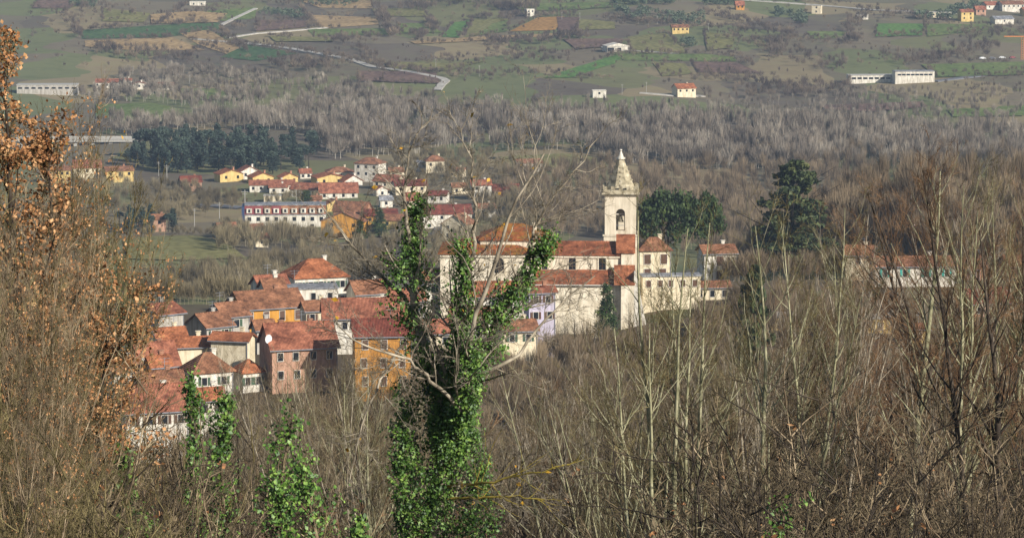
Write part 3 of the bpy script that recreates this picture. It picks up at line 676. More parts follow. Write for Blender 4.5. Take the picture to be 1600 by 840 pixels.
# --- far village: (x0,x1,ridge,eave,base,label,wall,roof,rot,kind,windows)
far = [
 (279,316,275,284,299,'pink far house with flat red roof left of the yellow terraces','pink','maroon',14,'gable',(3,2)),
 (334,381,264,272,284,'yellow gabled terrace house, leftmost in the far village','yellow','orangeroof',24,'front',(2,1)),
 (369,407,259,268,280,'white gabled house behind the leftmost yellow terrace','white','red',20,'front',(2,1)),
 (386,428,269,277,286,'yellow terrace house with chimney, second from the left','yellow','orangeroof',24,'front',(2,1)),
 (433,466,271,278,286,'narrow yellow house with dark solar roof in the far village','yellow','orangeroof',24,'front',(2,1)),
 (389,461,285,289,300,'long low white building with red roofs below the yellow terraces','white','red',4,'gable',(6,1)),
 (420,450,291,296,302,'small white porch building with red roof before the long white one','white','red',4,'gable',(2,1)),
 (453,514,286,296,308,'white gabled house with wide red roof in the far village','white','red',-24,'gable',(2,1)),
 (497,560,287,302,310,'broad red roofed house facing the viewer in the far village','white','red',6,'gable',(4,1)),
 (485,541,273,280,287,'yellow terrace house with orange roof left of the tall white block','yellow','orangeroof',20,'front',(2,1)),
 (508,553,262,270,278,'pale house with brownish hipped roof beside the tall white block','cream','brownroof',10,'hip',(3,1)),
 (554,603,246,256,284,'tall white block with brown hipped roof, highest in the far village','white','brownroof',-22,'hip',(3,3)),
 (530,567,274,284,292,'white front gabled house below the tall white block','white','orangeroof',24,'front',(1,1)),
 (583,632,273,283,296,'cream house with red roof right of the tall white block','cream','red',-22,'gable',(3,1)),
 (583,606,291,297,306,'tiny white house with red roof below the cream house','white','red',24,'front',(1,1)),
 (612,668,281,290,304,'house with dark red roof behind the ivy tree top','cream','maroon',10,'gable',(3,1)),
 (630,656,301,312,324,'small cream house with red roof beside the ivy tip','cream','red',6,'gable',(2,1)),
 (663,696,243,252,270,'cream house with brown roof standing alone above the village','cream','brownroof',8,'hip',(2,2)),
 (504,537,311,319,330,'pale yellow gabled house right of the mansard building','yellow','brownroof',22,'front',(1,1)),
 (520,582,315,329,348,'tan house with brown roof behind the bright yellow house','brick','brownroof',-20,'gable',(2,1)),
 (502,575,330,346,372,'bright yellow house with brown gable roof and white veranda','ochre','brownroof',-8,'front',(2,2)),
 (567,622,327,337,352,'yellow house with dark brown roof behind the fir tree','ochre','maroon',6,'gable',(3,1)),
 (655,738,320,334,356,'long white house with maroon roof right of the ivy tip','white','maroon',10,'gable',(4,2)),
 (690,744,334,350,374,'cream gabled house below the long maroon roof','cream','brownroof',-26,'front',(2,2)),
 (734,768,281,289,312,'white house with red roof right of the ivy tree','white','red',8,'gable',(2,2)),
 (768,812,288,297,308,'low brownish house with long roof right of the white house','brick','maroon',6,'gable',(3,1)),
 (803,848,249,255,268,'far pink and white house with a small blue shed by the tan field','white','brownroof',14,'gable',(3,1)),
 (335,372,348,358,372,'cream barn with red roof below the mansard building','cream','red',26,'gable',(1,1)),
 (383,414,350,358,374,'white house with red lean roof, right of the cream barn','cream','red',30,'gable',(1,1)),
 (392,420,365,372,386,'lower cream house with brown roof among the bushes','cream','brownroof',30,'gable',(1,1)),
 (236,260,335,342,362,'pale ruined house half hidden in the dark conifers','pink','brownroof',10,'gable',(1,1)),
 (160,210,261,267,285,'yellow house with brown roof at the left, beside the pines','yellow','brownroof',16,'gable',(3,2)),
 (112,160,250,262,284,'red roofed house behind the russet tree','cream','red',10,'gable',(3,1)),
 (72,112,260,266,286,'pale yellow house with white edge behind the russet tree','yellow','brownroof',8,'gable',(4,2)),
 (820,835,11,15,26,'white cube house alone on the far hill near the orange field','white','white',20,'flat',(2,2)),
 (1048,1076,40,43,53,'yellow farmhouse on the far hill above the olive field','yellow','brownroof',6,'gable',(4,2)),
 (1050,1087,131,138,152,'house with orange roof and open veranda in the valley','cream','orangeroof',20,'gable',(3,2)),
 (925,947,140,142,153,'small white flat shed in the valley left of the veranda house','white','white',4,'flat',(1,1)),
 (1148,1163,2,8,16,'orange house near the top edge of the photo','orange','red',10,'gable',(2,1)),
 (1268,1285,7,9,22,'pale square house with dark rooftop items below the top road','cream','concrete',-16,'flat',(1,2)),
 (1338,1356,21,24,31,'tiny white hut right of the pale square house','white','white',4,'flat',(1,1)),
 (1452,1485,18,20,28,'low pinkish shed left of the yellow red roofed house','cream','white',2,'flat',(4,1)),
 (1497,1521,15,19,34,'yellow house with red roof at the top right','yellow','red',14,'gable',(2,2)),
 (1533,1560,3,8,15,'white house with red roof in the top right hamlet','white','red',24,'gable',(2,1)),
 (1522,1540,10,15,24,'pink house with red roof in front of the top right hamlet','pink','red',10,'gable',(2,1)),
 (1560,1600,4,7,19,'long white block in the top right hamlet','white','brownroof',8,'gable',(5,1)),
 (1594,1622,12,17,27,'yellow house at the top right edge','yellow','orangeroof',14,'gable',(2,1)),
 (1548,1583,28,30,38,'grey sheet roofed shed below the top right hamlet','white','greyroof',12,'gable',(1,1)),
 (1575,1600,-4,0,8,'white house at the very top right','white','brownroof',14,'gable',(2,1)),
 (296,322,3,5,9,'small pale farm shed at the top left','white','white',4,'flat',(2,1)),
 (188,206,123,126,134,'white factory wing with red roof in the left valley','white','red',2,'gable',(3,1)),
 (150,186,125,129,138,'factory shed with dark red roof in the left valley','white','red',2,'gable',(5,1)),
 (206,228,128,131,140,'small white factory gable with red roof','white','red',12,'front',(1,1)),
 (244,272,129,133,140,'rightmost red roofed factory shed in the left valley','white','red',3,'gable',(3,1)),
 (466,487,265,271,279,'little white house between the yellow terraces','white','red',16,'gable',(2,1)),
 (540,560,287,292,300,'small white house under the orange roofed gable','white','orangeroof',18,'front',(1,1)),
 (478,503,306,311,322,'low brick outbuilding above the mansard building','brick','brownroof',6,'gable',(2,1)),
 (606,632,262,268,279,'pale house with brown roof beyond the tall white block','cream','brownroof',12,'gable',(2,1)),
 (668,702,298,305,317,'white house with dull red roof beyond the ivy tip','white','maroon',-12,'gable',(2,1)),
 (704,732,286,292,303,'cream house left of the white red roofed one','cream','brownroof',10,'gable',(2,1)),
 (640,668,322,329,342,'small white house among the firs by the ivy tip','white','brownroof',-18,'front',(1,1)),
 (744,774,318,325,340,'narrow pale house in the twigs right of the village','white','brownroof',14,'gable',(2,1)),
 (592,614,306,312,324,'tiny grey roofed house in the village middle','white','greyroof',10,'gable',(1,1)),
 (412,440,303,308,316,'low pale garage under the long white building','cream','concrete',3,'flat',(2,1)),
 (700,728,262,267,277,'pale farmhouse beyond the village on its right','cream','brownroof',-10,'gable',(2,1)),
 (596,640,335,344,358,'brown roofed yellow house right of the tall fir','yellow','brownroof',-14,'gable',(2,1)),
 (64,83,221,223,232,'teal sheet shed by the viaduct','tealsheet','tealsheet',0,'flat',(0,0)),
]
for (x0,x1,rg,ev,bs,lb,wl,rf,rt,kd,wn) in far:
    ctg = 'shed' if ('shed' in lb or 'barn' in lb or 'hut' in lb) else 'house'
    house(x0, x1, rg, ev, lb, wl, rf, base=bs, rot=rt, ratio=0.75 if (x1-x0) < 60 else 0.5, kind=kd, win=wn, wsz=(1.1, 1.3), name='barn' if 'barn' in lb else ('shed' if ctg == 'shed' else 'house'), cat=ctg, chim=0 if ctg == 'shed' else 1)
# mansard building
def box_building(x0, x1, top, base, label, wall, depth, rot, name, cat, roof='concrete'):
    xc = (x0+x1)/2; Y = float(hit(xc, base)[0]); s = Y/F; W = (x1-x0)*s/math.cos(R_(abs(rot))); h = (base-top)*s
    p = at(xc, base, Y); e = tag(empty(name, (p.x*(Y+depth/2)/Y, Y+depth/2, G(p.x, Y)), R_(rot)), label, cat)
    MB().box(-W/2, W/2, -depth/2, depth/2, -2, h).build('wall', M[wall], e)
    MB().box(-W/2-.2, W/2+.2, -depth/2-.2, depth/2+.2, h+.005, h+.35).build('roof', M[roof], e)
    return e, W, h
e, W, h = box_building(383, 510, 336, 356, 'long white mansard building with red panels and dormers in the far village', 'white', 12, 3, 'apartment_building', 'building', 'greyroof')
mh = 3.4
MB().extr([(-6, h+.36), (6, h+.36), (5, h+.36+mh), (-5, h+.36+mh)], 'x', -W/2, W/2).build('mansard', M['brownroof'], e)
MB().box(-W/2-.1, W/2+.1, -5.2, 5.2, h+.37+mh, h+.6+mh).build('roof', M['greyroof'], e)
MB().box(-W/2-1.2, -W/2-.1, -6, 6, -2, h+mh).build('end_wall', M['blue'], e)
for k in range(9):
    x = (k+.5)/9*W - W/2
    if k in (0, 1, 3): MB().extr([(-6.06, h+.4), (-5.8, h+.4), (-5.0, h+.2+mh), (-5.2, h+.2+mh)], 'x', x-1.8, x+1.8).build('panel', M['redpanel'], e)
    dm = MB().box(x-1.05, x+1.05, -6.4, -5.2, h+.9, h+2.7).build('dormer', M['white'], e)
    add_window(dm, x, -6.42, h+1.2, 0.8, 1.2, small=True)
    add_window(e, x, -6.0, h-2.2, 1.4, 1.5, small=True); 
    if k % 2: add_window(e, x, -6.0, h-5.0, 1.4, 1.5, small=True)
# long white hall
e, W, h = box_building(1396, 1458, 112, 130, 'long white industrial hall with a row of dark windows and dark sloping roof', 'white', 9, 4, 'industrial_hall', 'hall', 'greyroof')
for k in range(8): add_window(e, (k+.5)/8*W*.9 - W*.45, -4.5, h*0.66, 2.2, 1.0, small=True)
e, W, h = box_building(1324, 1394, 118, 130, 'lower pale industrial wing left of the long white hall', 'white', 8, 4, 'industrial_hall', 'hall', 'concrete')
for k in range(7): add_window(e, (k+.5)/7*W*.9 - W*.45, -4, h*0.5, 2.6, 1.2, small=True)
e, W, h = box_building(945, 980, 73, 81, 'white farm barn with open dark door and gabled roof on the far hill', 'white', 12, 14, 'barn', 'barn', 'concrete')
MB().extr([(-W/2-.3, h+.36), (W/2+.3, h+.36), (0, h+2.2)], 'y', -6.3, 6.3).build('roof', M['white'], e)
MB().box(-W*.05, W*.12, -6.06, -6, 0, 2.6).build('door', M['dark'], e)
MB().box(-W*.49, -W*.2, -6.06, -6, 0, 2.8).build('door', M['dark'], e)
e, W, h = box_building(28, 122, 133, 148, 'long white factory hall at the far left behind the russet tree', 'grey', 10, 2, 'industrial_hall', 'hall', 'concrete')
for k in range(9): add_window(e, (k+.5)/9*W - W*.5, -5, h*0.6, 2.4, 1.0, small=True)
e, W, h = box_building(650, 690, 255, 268, 'grey glass hall above the far village behind the bare twigs', 'grey', 12, 8, 'industrial_hall', 'hall', 'greyroof')
# viaduct
Yv = float(hit(140, 226)[0]); pz = at(140, 217, Yv).z; v = MB(); x0, x1 = at(20, 217, Yv).x, at(216, 217, Yv).x
v.box(x0, x1, Yv-4, Yv+4, pz-1.2, pz); vd = v.build('deck', M['concrete']); vi = tag(empty('viaduct', (0, 0, 0)), 'pale road viaduct on piers at the left of the valley', 'viaduct')
vi.location = ((x0+x1)/2, Yv, G((x0+x1)/2, Yv)); vd.parent = vi; vd.matrix_parent_inverse = Matrix.Translation(-vi.location)
for s in (-1, 1):
    r_ = MB().box(x0, x1, Yv+s*4-.15, Yv+s*4+.15, pz+.001, pz+1.0).build('parapet', M['concrete']); r_.parent = vi; r_.matrix_parent_inverse = Matrix.Translation(-vi.location)
for k in range(7):
    xx = x0+(k+.5)*(x1-x0)/7; r_ = MB().box(xx-1, xx+1, Yv-3, Yv+3, G(xx, Yv)-2, pz-1.205).build('pier', M['concrete']); r_.parent = vi; r_.matrix_parent_inverse = Matrix.Translation(-vi.location)
# utility poles
poles = [(248,252,275),(261,257,296),(372,240,262),(383,296,345),(343,315,350),(304,325,355),(1010,128,146),(972,134,148),(1280,118,132),(835,15,30),(878,22,32),(906,25,33),(1027,27,38),(1107,36,52),(749,102,120),(296,117,134),(356,140,154),(681,96,106),(1333,170,185),(463,296,318),(1284,290,312)]
pm = MB().cone(0, 0, -.02, 1, .012, .008, 6); pmesh = pm.mesh('pole', M['concrete']); am = MB().box(-.07, .07, -.006, .006, .93, .945).box(-.05, .05, -.006, .006, .86, .872).mesh('crossarm', M['concrete'])
for (px, r0, r1) in poles:
    p = hit1(px, r1); H = (r1-r0)*p.y/F; H = min(max(H, 6), 16)
    e = tag(empty('utility_pole', p), 'pale concrete utility pole in the valley', 'pole', 'utility poles in the valley'); e.scale = (H*1.6, H*1.6, H)
    link('pole', pmesh, e); link('crossarm', am, e)
# parked cars (tiny, far)
def car(px, py, matn, label):
    p = hit1(px, py); e = tag(empty('parked_car', p, random.uniform(-.4, .4)), label, 'car')
    e.location.z += .6
    MB().extr([(-2.1, .3), (2.1, .3), (2.1, .8), (1.2, .9), (.7, 1.4), (-1.2, 1.4), (-1.9, .9), (-2.1, .8)], 'y', -.85, .85).build('body', M[matn], e)
    for sx in (-1.3, 1.3):
        for sy in (-1, 1): MB().extr([(sx+.32*math.cos(a), .32+.32*math.sin(a)) for a in [i*math.pi/5 for i in range(10)]], 'y', sy*.87-.1, sy*.87+.1).build('wheel', M['dark'], e)
for i, (px, py, mt, lb) in enumerate([(1535,94,'dish','white car, leftmost in the far right car park'),(1550,94,'metal','silver car in the far right car park'),(1566,93,'dish','white car right of the silver one in the far car park'),(1582,93,'redpanel','red car at the right of the far car park'),
    (1508,12,'dish','white car beside the top right yellow house'),(612,345,'metal','silver car in the far village street'),(690,352,'dish','white car on the village road beside the ivy tip')]): car(px, py, mt, lb)
# tower crane at right edge
p = hit1(1597, 93); e = tag(empty('tower_crane', p), 'orange tower crane at the right edge of the valley', 'crane')
hh = at(1597, 58, p.y).z - p.z
mm = MB()
for sx in (-.7, .7):
    for sy in (-.7, .7): mm.box(sx-.1, sx+.1, sy-.1, sy+.1, 0, hh)
for k in range(int(hh/1.5)): mm.box(-.7, .7, -.75, -.65, k*1.5, k*1.5+.12).box(-.7, .7, .65, .75, k*1.5, k*1.5+.12)
mm.build('mast', M['crane'], e)
MB().box(-12, 5, -.4, .4, hh, hh+.7).build('jib', M['crane'], e)

# ================================================================== vegetation
def nrm(a): return a / (np.linalg.norm(a, axis=-1, keepdims=True) + 1e-9)
def grow(pos, d, L, r, k, wob, trop, rend, rg):
    N = len(pos); P = np.zeros((N, k+1, 3)); P[:, 0] = pos; d = nrm(d)
    for i in range(k):
        d = nrm(d + rg.normal(0, wob, (N, 3)) + np.array([0, 0, trop])); P[:, i+1] = P[:, i] + d * (L/k)[:, None]
    t = np.linspace(0, 1, k+1)
    return P, r[:, None] * (1 + (rend-1)*t)
def kids(par, n, t0, t1, ang, lr, rr, k, wob, trop, rend, rg, rmin=0.004, taper=0.6):
    P, Rr, L = par; N, K = P.shape[0], P.shape[1]-1
    idx = np.repeat(np.arange(N), n); t = rg.uniform(t0, t1, len(idx)); f = t*K; i = np.minimum(f.astype(int), K-1); fr = (f-i)[:, None]
    pos = P[idx, i]*(1-fr) + P[idx, i+1]*fr; tg = nrm(P[idx, i+1]-P[idx, i]); rad = Rr[idx, i]*(1-fr[:, 0]) + Rr[idx, i+1]*fr[:, 0]
    a = rg.uniform(R_(ang[0]), R_(ang[1]), len(idx)); q = nrm(np.cross(tg, rg.normal(size=(len(idx), 3))))
    d = np.cos(a)[:, None]*tg + np.sin(a)[:, None]*q
    Lc = L[idx]*lr*rg.uniform(0.55, 1.15, len(idx))*(1-taper*t)
    rc = np.maximum(rad*rr, rmin)
    P2, R2 = grow(pos, d, Lc, rc, k, wob, trop, rend, rg)
    return P2, R2, Lc
def tubes(lst):
    V, Q, o = [], [], 0
    for P, Rr, sides in lst:
        N, K = P.shape[0], P.shape[1]
        T = nrm(np.gradient(P, axis=1)); ref = np.broadcast_to(np.array([0.31, 0.93, 0.17]), T.shape)
        u = nrm(np.cross(T, ref)); v = np.cross(T, u)
        a = np.arange(sides)*2*np.pi/sides
        ring = P[:, :, None] + Rr[:, :, None, None]*(np.cos(a)[None, None, :, None]*u[:, :, None] + np.sin(a)[None, None, :, None]*v[:, :, None])
        V.append(ring.reshape(-1, 3))
        b = (np.arange(N)[:, None, None]*K + np.arange(K-1)[None, :, None])*sides; j = np.arange(sides)[None, None, :]; j2 = (j+1) % sides
        q = np.stack([b+j, b+j2, b+sides+j2, b+sides+j], -1).reshape(-1, 4) + o
        Q.append(q); o += N*K*sides
    return np.concatenate(V), np.concatenate(Q)
def leaf_quads(C, size, rg, up=0.3, outward=None):
    N = len(C); n = rg.normal(size=(N, 3)); n[:, 2] += up
    if outward is not None: n += outward
    n = nrm(n); a = nrm(np.cross(n, rg.normal(size=(N, 3)))); b = np.cross(n, a); s = (size*rg.uniform(.45, 1.5, N))[:, None]
    V = np.stack([C - a*s*.6, C + b*s*.42 + n*s*.1, C + a*s*.6, C - b*s*.42 + n*s*.1], 1).reshape(-1, 3)
    return V, np.arange(N*4).reshape(-1, 4)
def merge(parts):
    V, Q, MI, o = [], [], [], 0
    for v, q, m in parts: V.append(v); Q.append(q+o); MI.append(np.full(len(q), m)); o += len(v)
    return np.concatenate(V), np.concatenate(Q), np.concatenate(MI)

BK = {
 'grey': noise_mat('grey_bark', [srgb(88, 80, 68), srgb(142, 131, 112), srgb(184, 172, 150)], 3, rnd=.25),
 'pale': noise_mat('pale_green_bark', [srgb(100, 98, 72), srgb(144, 140, 108), srgb(180, 174, 142)], 2.5, rnd=.12),
 'dark': noise_mat('dark_bark', [srgb(36, 31, 27), srgb(58, 50, 42), srgb(88, 78, 66)], 3, rnd=.2),
 'brown': noise_mat('brown_twigs', [srgb(48, 42, 33), srgb(98, 86, 66), srgb(166, 148, 116)], 2, rnd=.25),
 'red': noise_mat('reddish_twigs', [srgb(56, 42, 32), srgb(108, 82, 58), srgb(166, 130, 94)], 2, rnd=.2),
 'olive': noise_mat('olive_twigs', [srgb(50, 46, 30), srgb(96, 86, 56), srgb(152, 138, 96)], 2, rnd=.2),
 'tan': noise_mat('tan_twigs', [srgb(76, 64, 50), srgb(134, 116, 92), srgb(190, 170, 138)], 2, rnd=.2),
 'yellow': noise_mat('lichen_bark', [srgb(140, 124, 56), srgb(176, 156, 72)], 4),
}
def leaf_mat(name, cols, rough=0.5, scale=6, rnd=0.1, spec=.35):
    m = noise_mat(name, cols, scale, rough=rough, rnd=rnd, spec=spec, detail=3); return m
LF = {
 'russet': leaf_mat('russet_leaves', [srgb(96, 62, 38), srgb(160, 112, 70), srgb(206, 164, 116)], .7, 5),
 'yellow': leaf_mat('yellow_leaves', [srgb(178, 128, 30), srgb(214, 168, 50)], .6, 4),
 'ivy': leaf_mat('ivy_leaves', [srgb(34, 58, 18), srgb(70, 104, 34), srgb(136, 164, 74)], .55, 5, spec=.5),
 'pine': leaf_mat('pine_needles', [srgb(30, 44, 20), srgb(52, 70, 30), srgb(88, 102, 46)], .7, .6, .2),
 'pinefar': leaf_mat('conifer_needles', [srgb(30, 42, 38), srgb(50, 64, 54), srgb(76, 86, 68)], .8, .3, .25),
 'cedar': leaf_mat('cedar_needles', [srgb(30, 42, 24), srgb(62, 74, 38), srgb(98, 102, 56)], .7, .8, .1),
 'olivetree': leaf_mat('olive_leaves', [srgb(60, 72, 52), srgb(96, 106, 80)], .7, .2),
}

def make_tree(seed, H=10.0, stems=1, spread=0.08, r=0.13, n1=22, n2=9, n3=6, a1=(25, 50), l1=.42, bark='grey', twig='brown', trop=.06, t0=.25, leaves=None, wob=.05, flat=3, base=0.15, twr=.5):
    """returns (trunk mesh, crown mesh) of a bare tree of height H"""
    rg = np.random.default_rng(seed)
    pos = np.zeros((stems, 3)); pos[:, :2] = rg.normal(0, base if stems > 1 else 0, (stems, 2)); pos[:, 2] = -0.6
    d = np.zeros((stems, 3)); d[:, 2] = 1; d[:, :2] = rg.normal(0, spread, (stems, 2))
    L = H*rg.uniform(.8 if stems > 1 else .97, 1.0, stems); rr = r*rg.uniform(.65 if stems > 1 else 1, 1, stems)
    P, Rr = grow(pos, d, L, rr, 10, wob, .03, .12, rg); lv0 = (P, Rr, L)
    lv1 = kids(lv0, n1, t0, .97, a1, l1, .5, 6, .10, trop, .3, rg, .010, taper=.55)
    lv2 = kids(lv1, n2, .2, 1, (20, 55), .5, .55, 4, .12, trop*.8, .4, rg, .006, taper=.4)
    lv3 = kids(lv2, n3, .15, 1, (20, 60), .55, .6, 3, .14, trop*.5, .5, rg, .0045, taper=.3)
    V, Q = tubes([(P, Rr, 8), (lv1[0], lv1[1], 5)])
    tm_ = quad_mesh('trunk', V, Q, [BK[bark]], smooth=True)
    parts = []
    V, Q = tubes([(lv2[0], lv2[1], 3), (lv3[0], lv3[1], 3)]); parts.append((V, Q, 0)); mats = [BK[twig]]
    if leaves:
        kind, frac, size, zlo, zhi = leaves
        C = lv3[0][:, -1]; C = C[(rg.random(len(C)) < frac) & (C[:, 2] > zlo*H) & (C[:, 2] < zhi*H)]
        C = np.repeat(C, 4, 0) + rg.normal(0, size*1.1, (len(C)*4, 3)); v, q = leaf_quads(C, size, rg); parts.append((v, q, 1)); mats.append(LF[kind])
    V, Q, MI = merge(parts)
    cm = quad_mesh('crown', V, Q, mats, MI)
    return tm_, cm
def place_tree(name, meshes, loc, sc, rz, label, cat, group=None, tilt=0.0):
    e = empty(name, loc, rz); e.scale = sc; e.rotation_euler = (random.uniform(-tilt, tilt), random.uniform(-tilt, tilt), rz)
    tag(e, label, cat, group)
    for nm, m in zip(('trunk', 'crown'), meshes): link(nm, m, e)
    return e
def tree_px(name, meshes, H0, px, top, Y, label, cat, group=None, hmin=3, hmax=26, wide=1.0, tilt=.03):
    dx, dz = ray(px, top); x = float(dx*Y); g = G(x, Y); h = min(max(float(dz*Y) - g, hmin), hmax)
    s = h/H0; ws = s*random.uniform(.85, 1.1)*wide
    return place_tree(name, meshes, (x, Y, g), (ws, ws, s), random.uniform(0, 6.28), label, cat, group, tilt)

# prototypes for the foreground slope
TALL = [make_tree(101, 16, 1, r=.15, n1=30, n2=8, n3=4, l1=.30, bark='pale', twig='olive', trop=.10, t0=.3),
        make_tree(102, 16, 1, r=.17, n1=26, n2=9, n3=4, l1=.34, bark='dark', twig='red', trop=.08, t0=.25, wob=.06),
        make_tree(103, 16, 3, spread=.09, r=.12, n1=16, n2=7, n3=4, l1=.30, bark='grey', twig='brown', trop=.10, t0=.3),
        make_tree(104, 16, 2, spread=.10, r=.14, n1=18, n2=8, n3=5, l1=.32, bark='grey', twig='red', trop=.08, t0=.3, wob=.07),
        make_tree(105, 16, 1, r=.14, n1=34, n2=9, n3=4, l1=.26, bark='pale', twig='tan', trop=.12, t0=.35)]
MULTI = [make_tree(111, 12, 5, spread=.16, r=.10, n1=12, n2=7, n3=4, l1=.34, bark='pale', twig='olive', trop=.12, t0=.25),
         make_tree(112, 12, 4, spread=.20, r=.09, n1=13, n2=8, n3=4, l1=.36, bark='grey', twig='tan', trop=.10, t0=.2),
         make_tree(113, 12, 3, spread=.18, r=.12, n1=14, n2=8, n3=4, l1=.42, bark='dark', twig='brown', trop=.08, t0=.25)]
SHR = [make_tree(121, 4, 14, spread=.38, r=.022, n1=7, n2=5, n3=4, l1=.42, bark='tan', twig='brown', trop=.08, t0=.15, base=.35, wob=.09),
       make_tree(122, 4, 12, spread=.45, r=.020, n1=8, n2=5, n3=4, l1=.45, bark='brown', twig='red', trop=.05, t0=.15, base=.45, wob=.11),
       make_tree(123, 4, 16, spread=.30, r=.020, n1=7, n2=5, n3=3, l1=.40, bark='olive', twig='olive', trop=.10, t0=.15, base=.4, wob=.08),
       make_tree(124, 4, 12, spread=.42, r=.020, n1=7, n2=5, n3=4, l1=.42, bark='dark', twig='brown', trop=.05, t0=.1, base=.5, wob=.12, leaves=('russet', .012, .045, .1, 1))]
import builtins
def R0(a, b): return random.uniform(a, b)
def env(x):   # top line of the dense brush, by photo column
    return float(np.interp(x, [-60, 190, 260, 330, 420, 480, 560, 640, 760, 850, 930, 1100, 1160, 1300, 1660], [420, 600, 672, 640, 590, 570, 600, 640, 640, 560, 530, 520, 500, 460, 450]))
# right-hand wood
def near_what(px):
    for lim, t in ((60, 'by the left edge'), (150, 'under the tall russet oak'), (215, 'at the foot of the left oaks'), (285, 'in front of the lowest left house'), (345, 'below the left brown roofs'), (410, 'below the curved cream wall'), (475, 'in front of the pinkish brown house'),
                   (545, 'between the brown house and the orange block'), (610, 'in front of the orange block'), (690, 'beside the ivy tree on its left'), (760, 'behind the ivy tree'), (830, 'below the white house under the transept'), (890, 'below the lilac house'), (950, 'below the church aisle'),
                   (1010, 'below the church facade'), (1070, 'left of the pale multi stemmed tree'), (1130, 'right of the pale multi stemmed tree'), (1190, 'below the low dark cedar'), (1250, 'below the tall cedar'), (1310, 'in front of the long yellow building'), (1370, 'left of the white teal shuttered house'), (1430, 'below the left teal shutters'),
                   (1490, 'below the right teal shutters'), (1540, 'in front of the dull stone house'), (1590, 'by the dark forked trunk')):
        if px < lim: return t
    return 'at the right edge'
KIND = {0: 'pale trunked', 1: 'dark trunked', 2: 'three stemmed grey', 3: 'forked grey', 4: 'straight pale', 5: 'pale many stemmed', 6: 'grey many stemmed', 7: 'dark many stemmed'}
PR = TALL + MULTI; PH = [16]*5 + [12]*3
# right-hand wood
for i in range(92):
    px = R0(1150, 1660)
    if 1350 < px < 1500 and random.random() < .55: continue
    lo = float(np.interp(px, [1150, 1210, 1280, 1330, 1400, 1600], [450, 430, 380, 270, 245, 215])); top = lo + abs(random.gauss(0, 75))
    if 1340 < px < 1510 and random.random() < .8: top = R0(480, 570)
    Y = R0(85, 185); k = random.choice([0, 1, 1, 2, 3, 3, 2])
    hgt = 'tall' if top < lo + 60 else 'lower'
    tree_px('bare_tree', PR[k], PH[k], px, top, Y, '%s %s %s bare tree %s' % ('near' if Y < 125 else 'farther', hgt, KIND[k], near_what(px)), 'tree', 'bare trees in the right hand thicket', 7, 22, wide=.85)
for i in range(48):
    px = R0(400, 650); Y = R0(75, 190); k = random.choice([5, 6, 7, 7, 2])
    tree_px('bare_tree', PR[k], PH[k], px, float(np.interp(px, [400, 480, 560, 650], [570, 490, 500, 520])) + abs(random.gauss(0, 80)), Y, '%s slim %s bare tree %s' % ('near' if Y < 115 else 'middle distance' if Y < 150 else 'farther', KIND[k], near_what(px)), 'tree', 'slim bare trees below the orange block', 5, 15)
for i in range(84):
    px = R0(790, 1190); Y = R0(85, 240); k = random.choice([5, 6, 7, 7, 3, 2, 2])
    tree_px('bare_tree', PR[k], PH[k], px, float(np.interp(px, [790, 900, 1190], [600, 500, 470])) + abs(random.gauss(0, 70)), Y, '%s %s bare tree %s' % ('near' if Y < 125 else 'middle distance' if Y < 180 else 'farther', KIND[k], near_what(px)), 'tree', 'bare trees below the church', 4, 15)
for i in range(22):
    px = R0(210, 420); Y = R0(70, 170); k = random.choice([6, 7, 2])
    tree_px('bare_tree', PR[k], PH[k], px, R0(585, 700) if px < 300 else R0(530, 680), Y, 'thin %s bare sapling %s' % (KIND[k], near_what(px)), 'tree', 'bare saplings in the lower left brush', 4, 12, wide=.8)
# shrubs everywhere on the slope
ST = ['tan stemmed', 'reddish', 'olive', 'dark stemmed']
for i in range(290):
    px = R0(-40, 1640); Y = 62 + 190*random.random()**1.2
    if px < 210: Y = R0(32, 110)
    elif px < 560: Y = R0(67, 200)
    elif px < 860: Y = R0(69, 220)
    k = random.choice([0, 1, 3, 3, 2 if px < 300 else 0, 3])
    top = env(px) + R0(0, 200) + (90 if 540 < px < 1150 else 0)
    tree_px('bare_shrub', SHR[k], 4, px, top, Y, '%s %s leafless %s shrub %s' % ('near' if Y < 105 else 'farther', 'low' if top > 700 else 'tall' if top < 620 else 'middling', ST[k], near_what(px)), 'shrub', 'leafless shrubs on the near slope', 2.2, 10.5, wide=1.1, tilt=.12)

# left russet tree and its upright olive shoots
def tall_px(nm, seed, px, top, Y, label, cat, **kw):
    dx, dz = ray(px, top); x = float(dx*Y); g = G(x, Y); H = float(dz*Y) - g
    ms = make_tree(seed, H, **kw); return place_tree(nm, ms, (x, Y, g), (1, 1, 1), 0, label, cat)
tall_px('oak_tree', 201, 22, 30, 46, 'tall oak at the left edge still holding dry russet leaves to its top', 'tree', stems=1, r=.11, n1=46, n2=10, n3=8, l1=.25, bark='dark', twig='olive', trop=.12, t0=.15, leaves=('russet', .85, .052, .40, 1.0), spread=.0, wob=.025)
tall_px('oak_tree', 203, 60, 120, 50, 'middle oak with sparser brown leaves behind the tall russet one', 'tree', stems=1, r=.10, n1=36, n2=9, n3=7, l1=.2, bark='dark', twig='olive', trop=.12, t0=.2, leaves=('russet', .75, .055, .4, .95), spread=.0, wob=.03)
tall_px('oak_tree', 202, 132, 396, 50, 'lower oak with orange brown leaves right of the tall russet one', 'tree', stems=2, r=.11, n1=22, n2=9, n3=7, l1=.34, bark='dark', twig='olive', trop=.06, t0=.3, leaves=('russet', .7, .055, .5, .98), spread=.06)
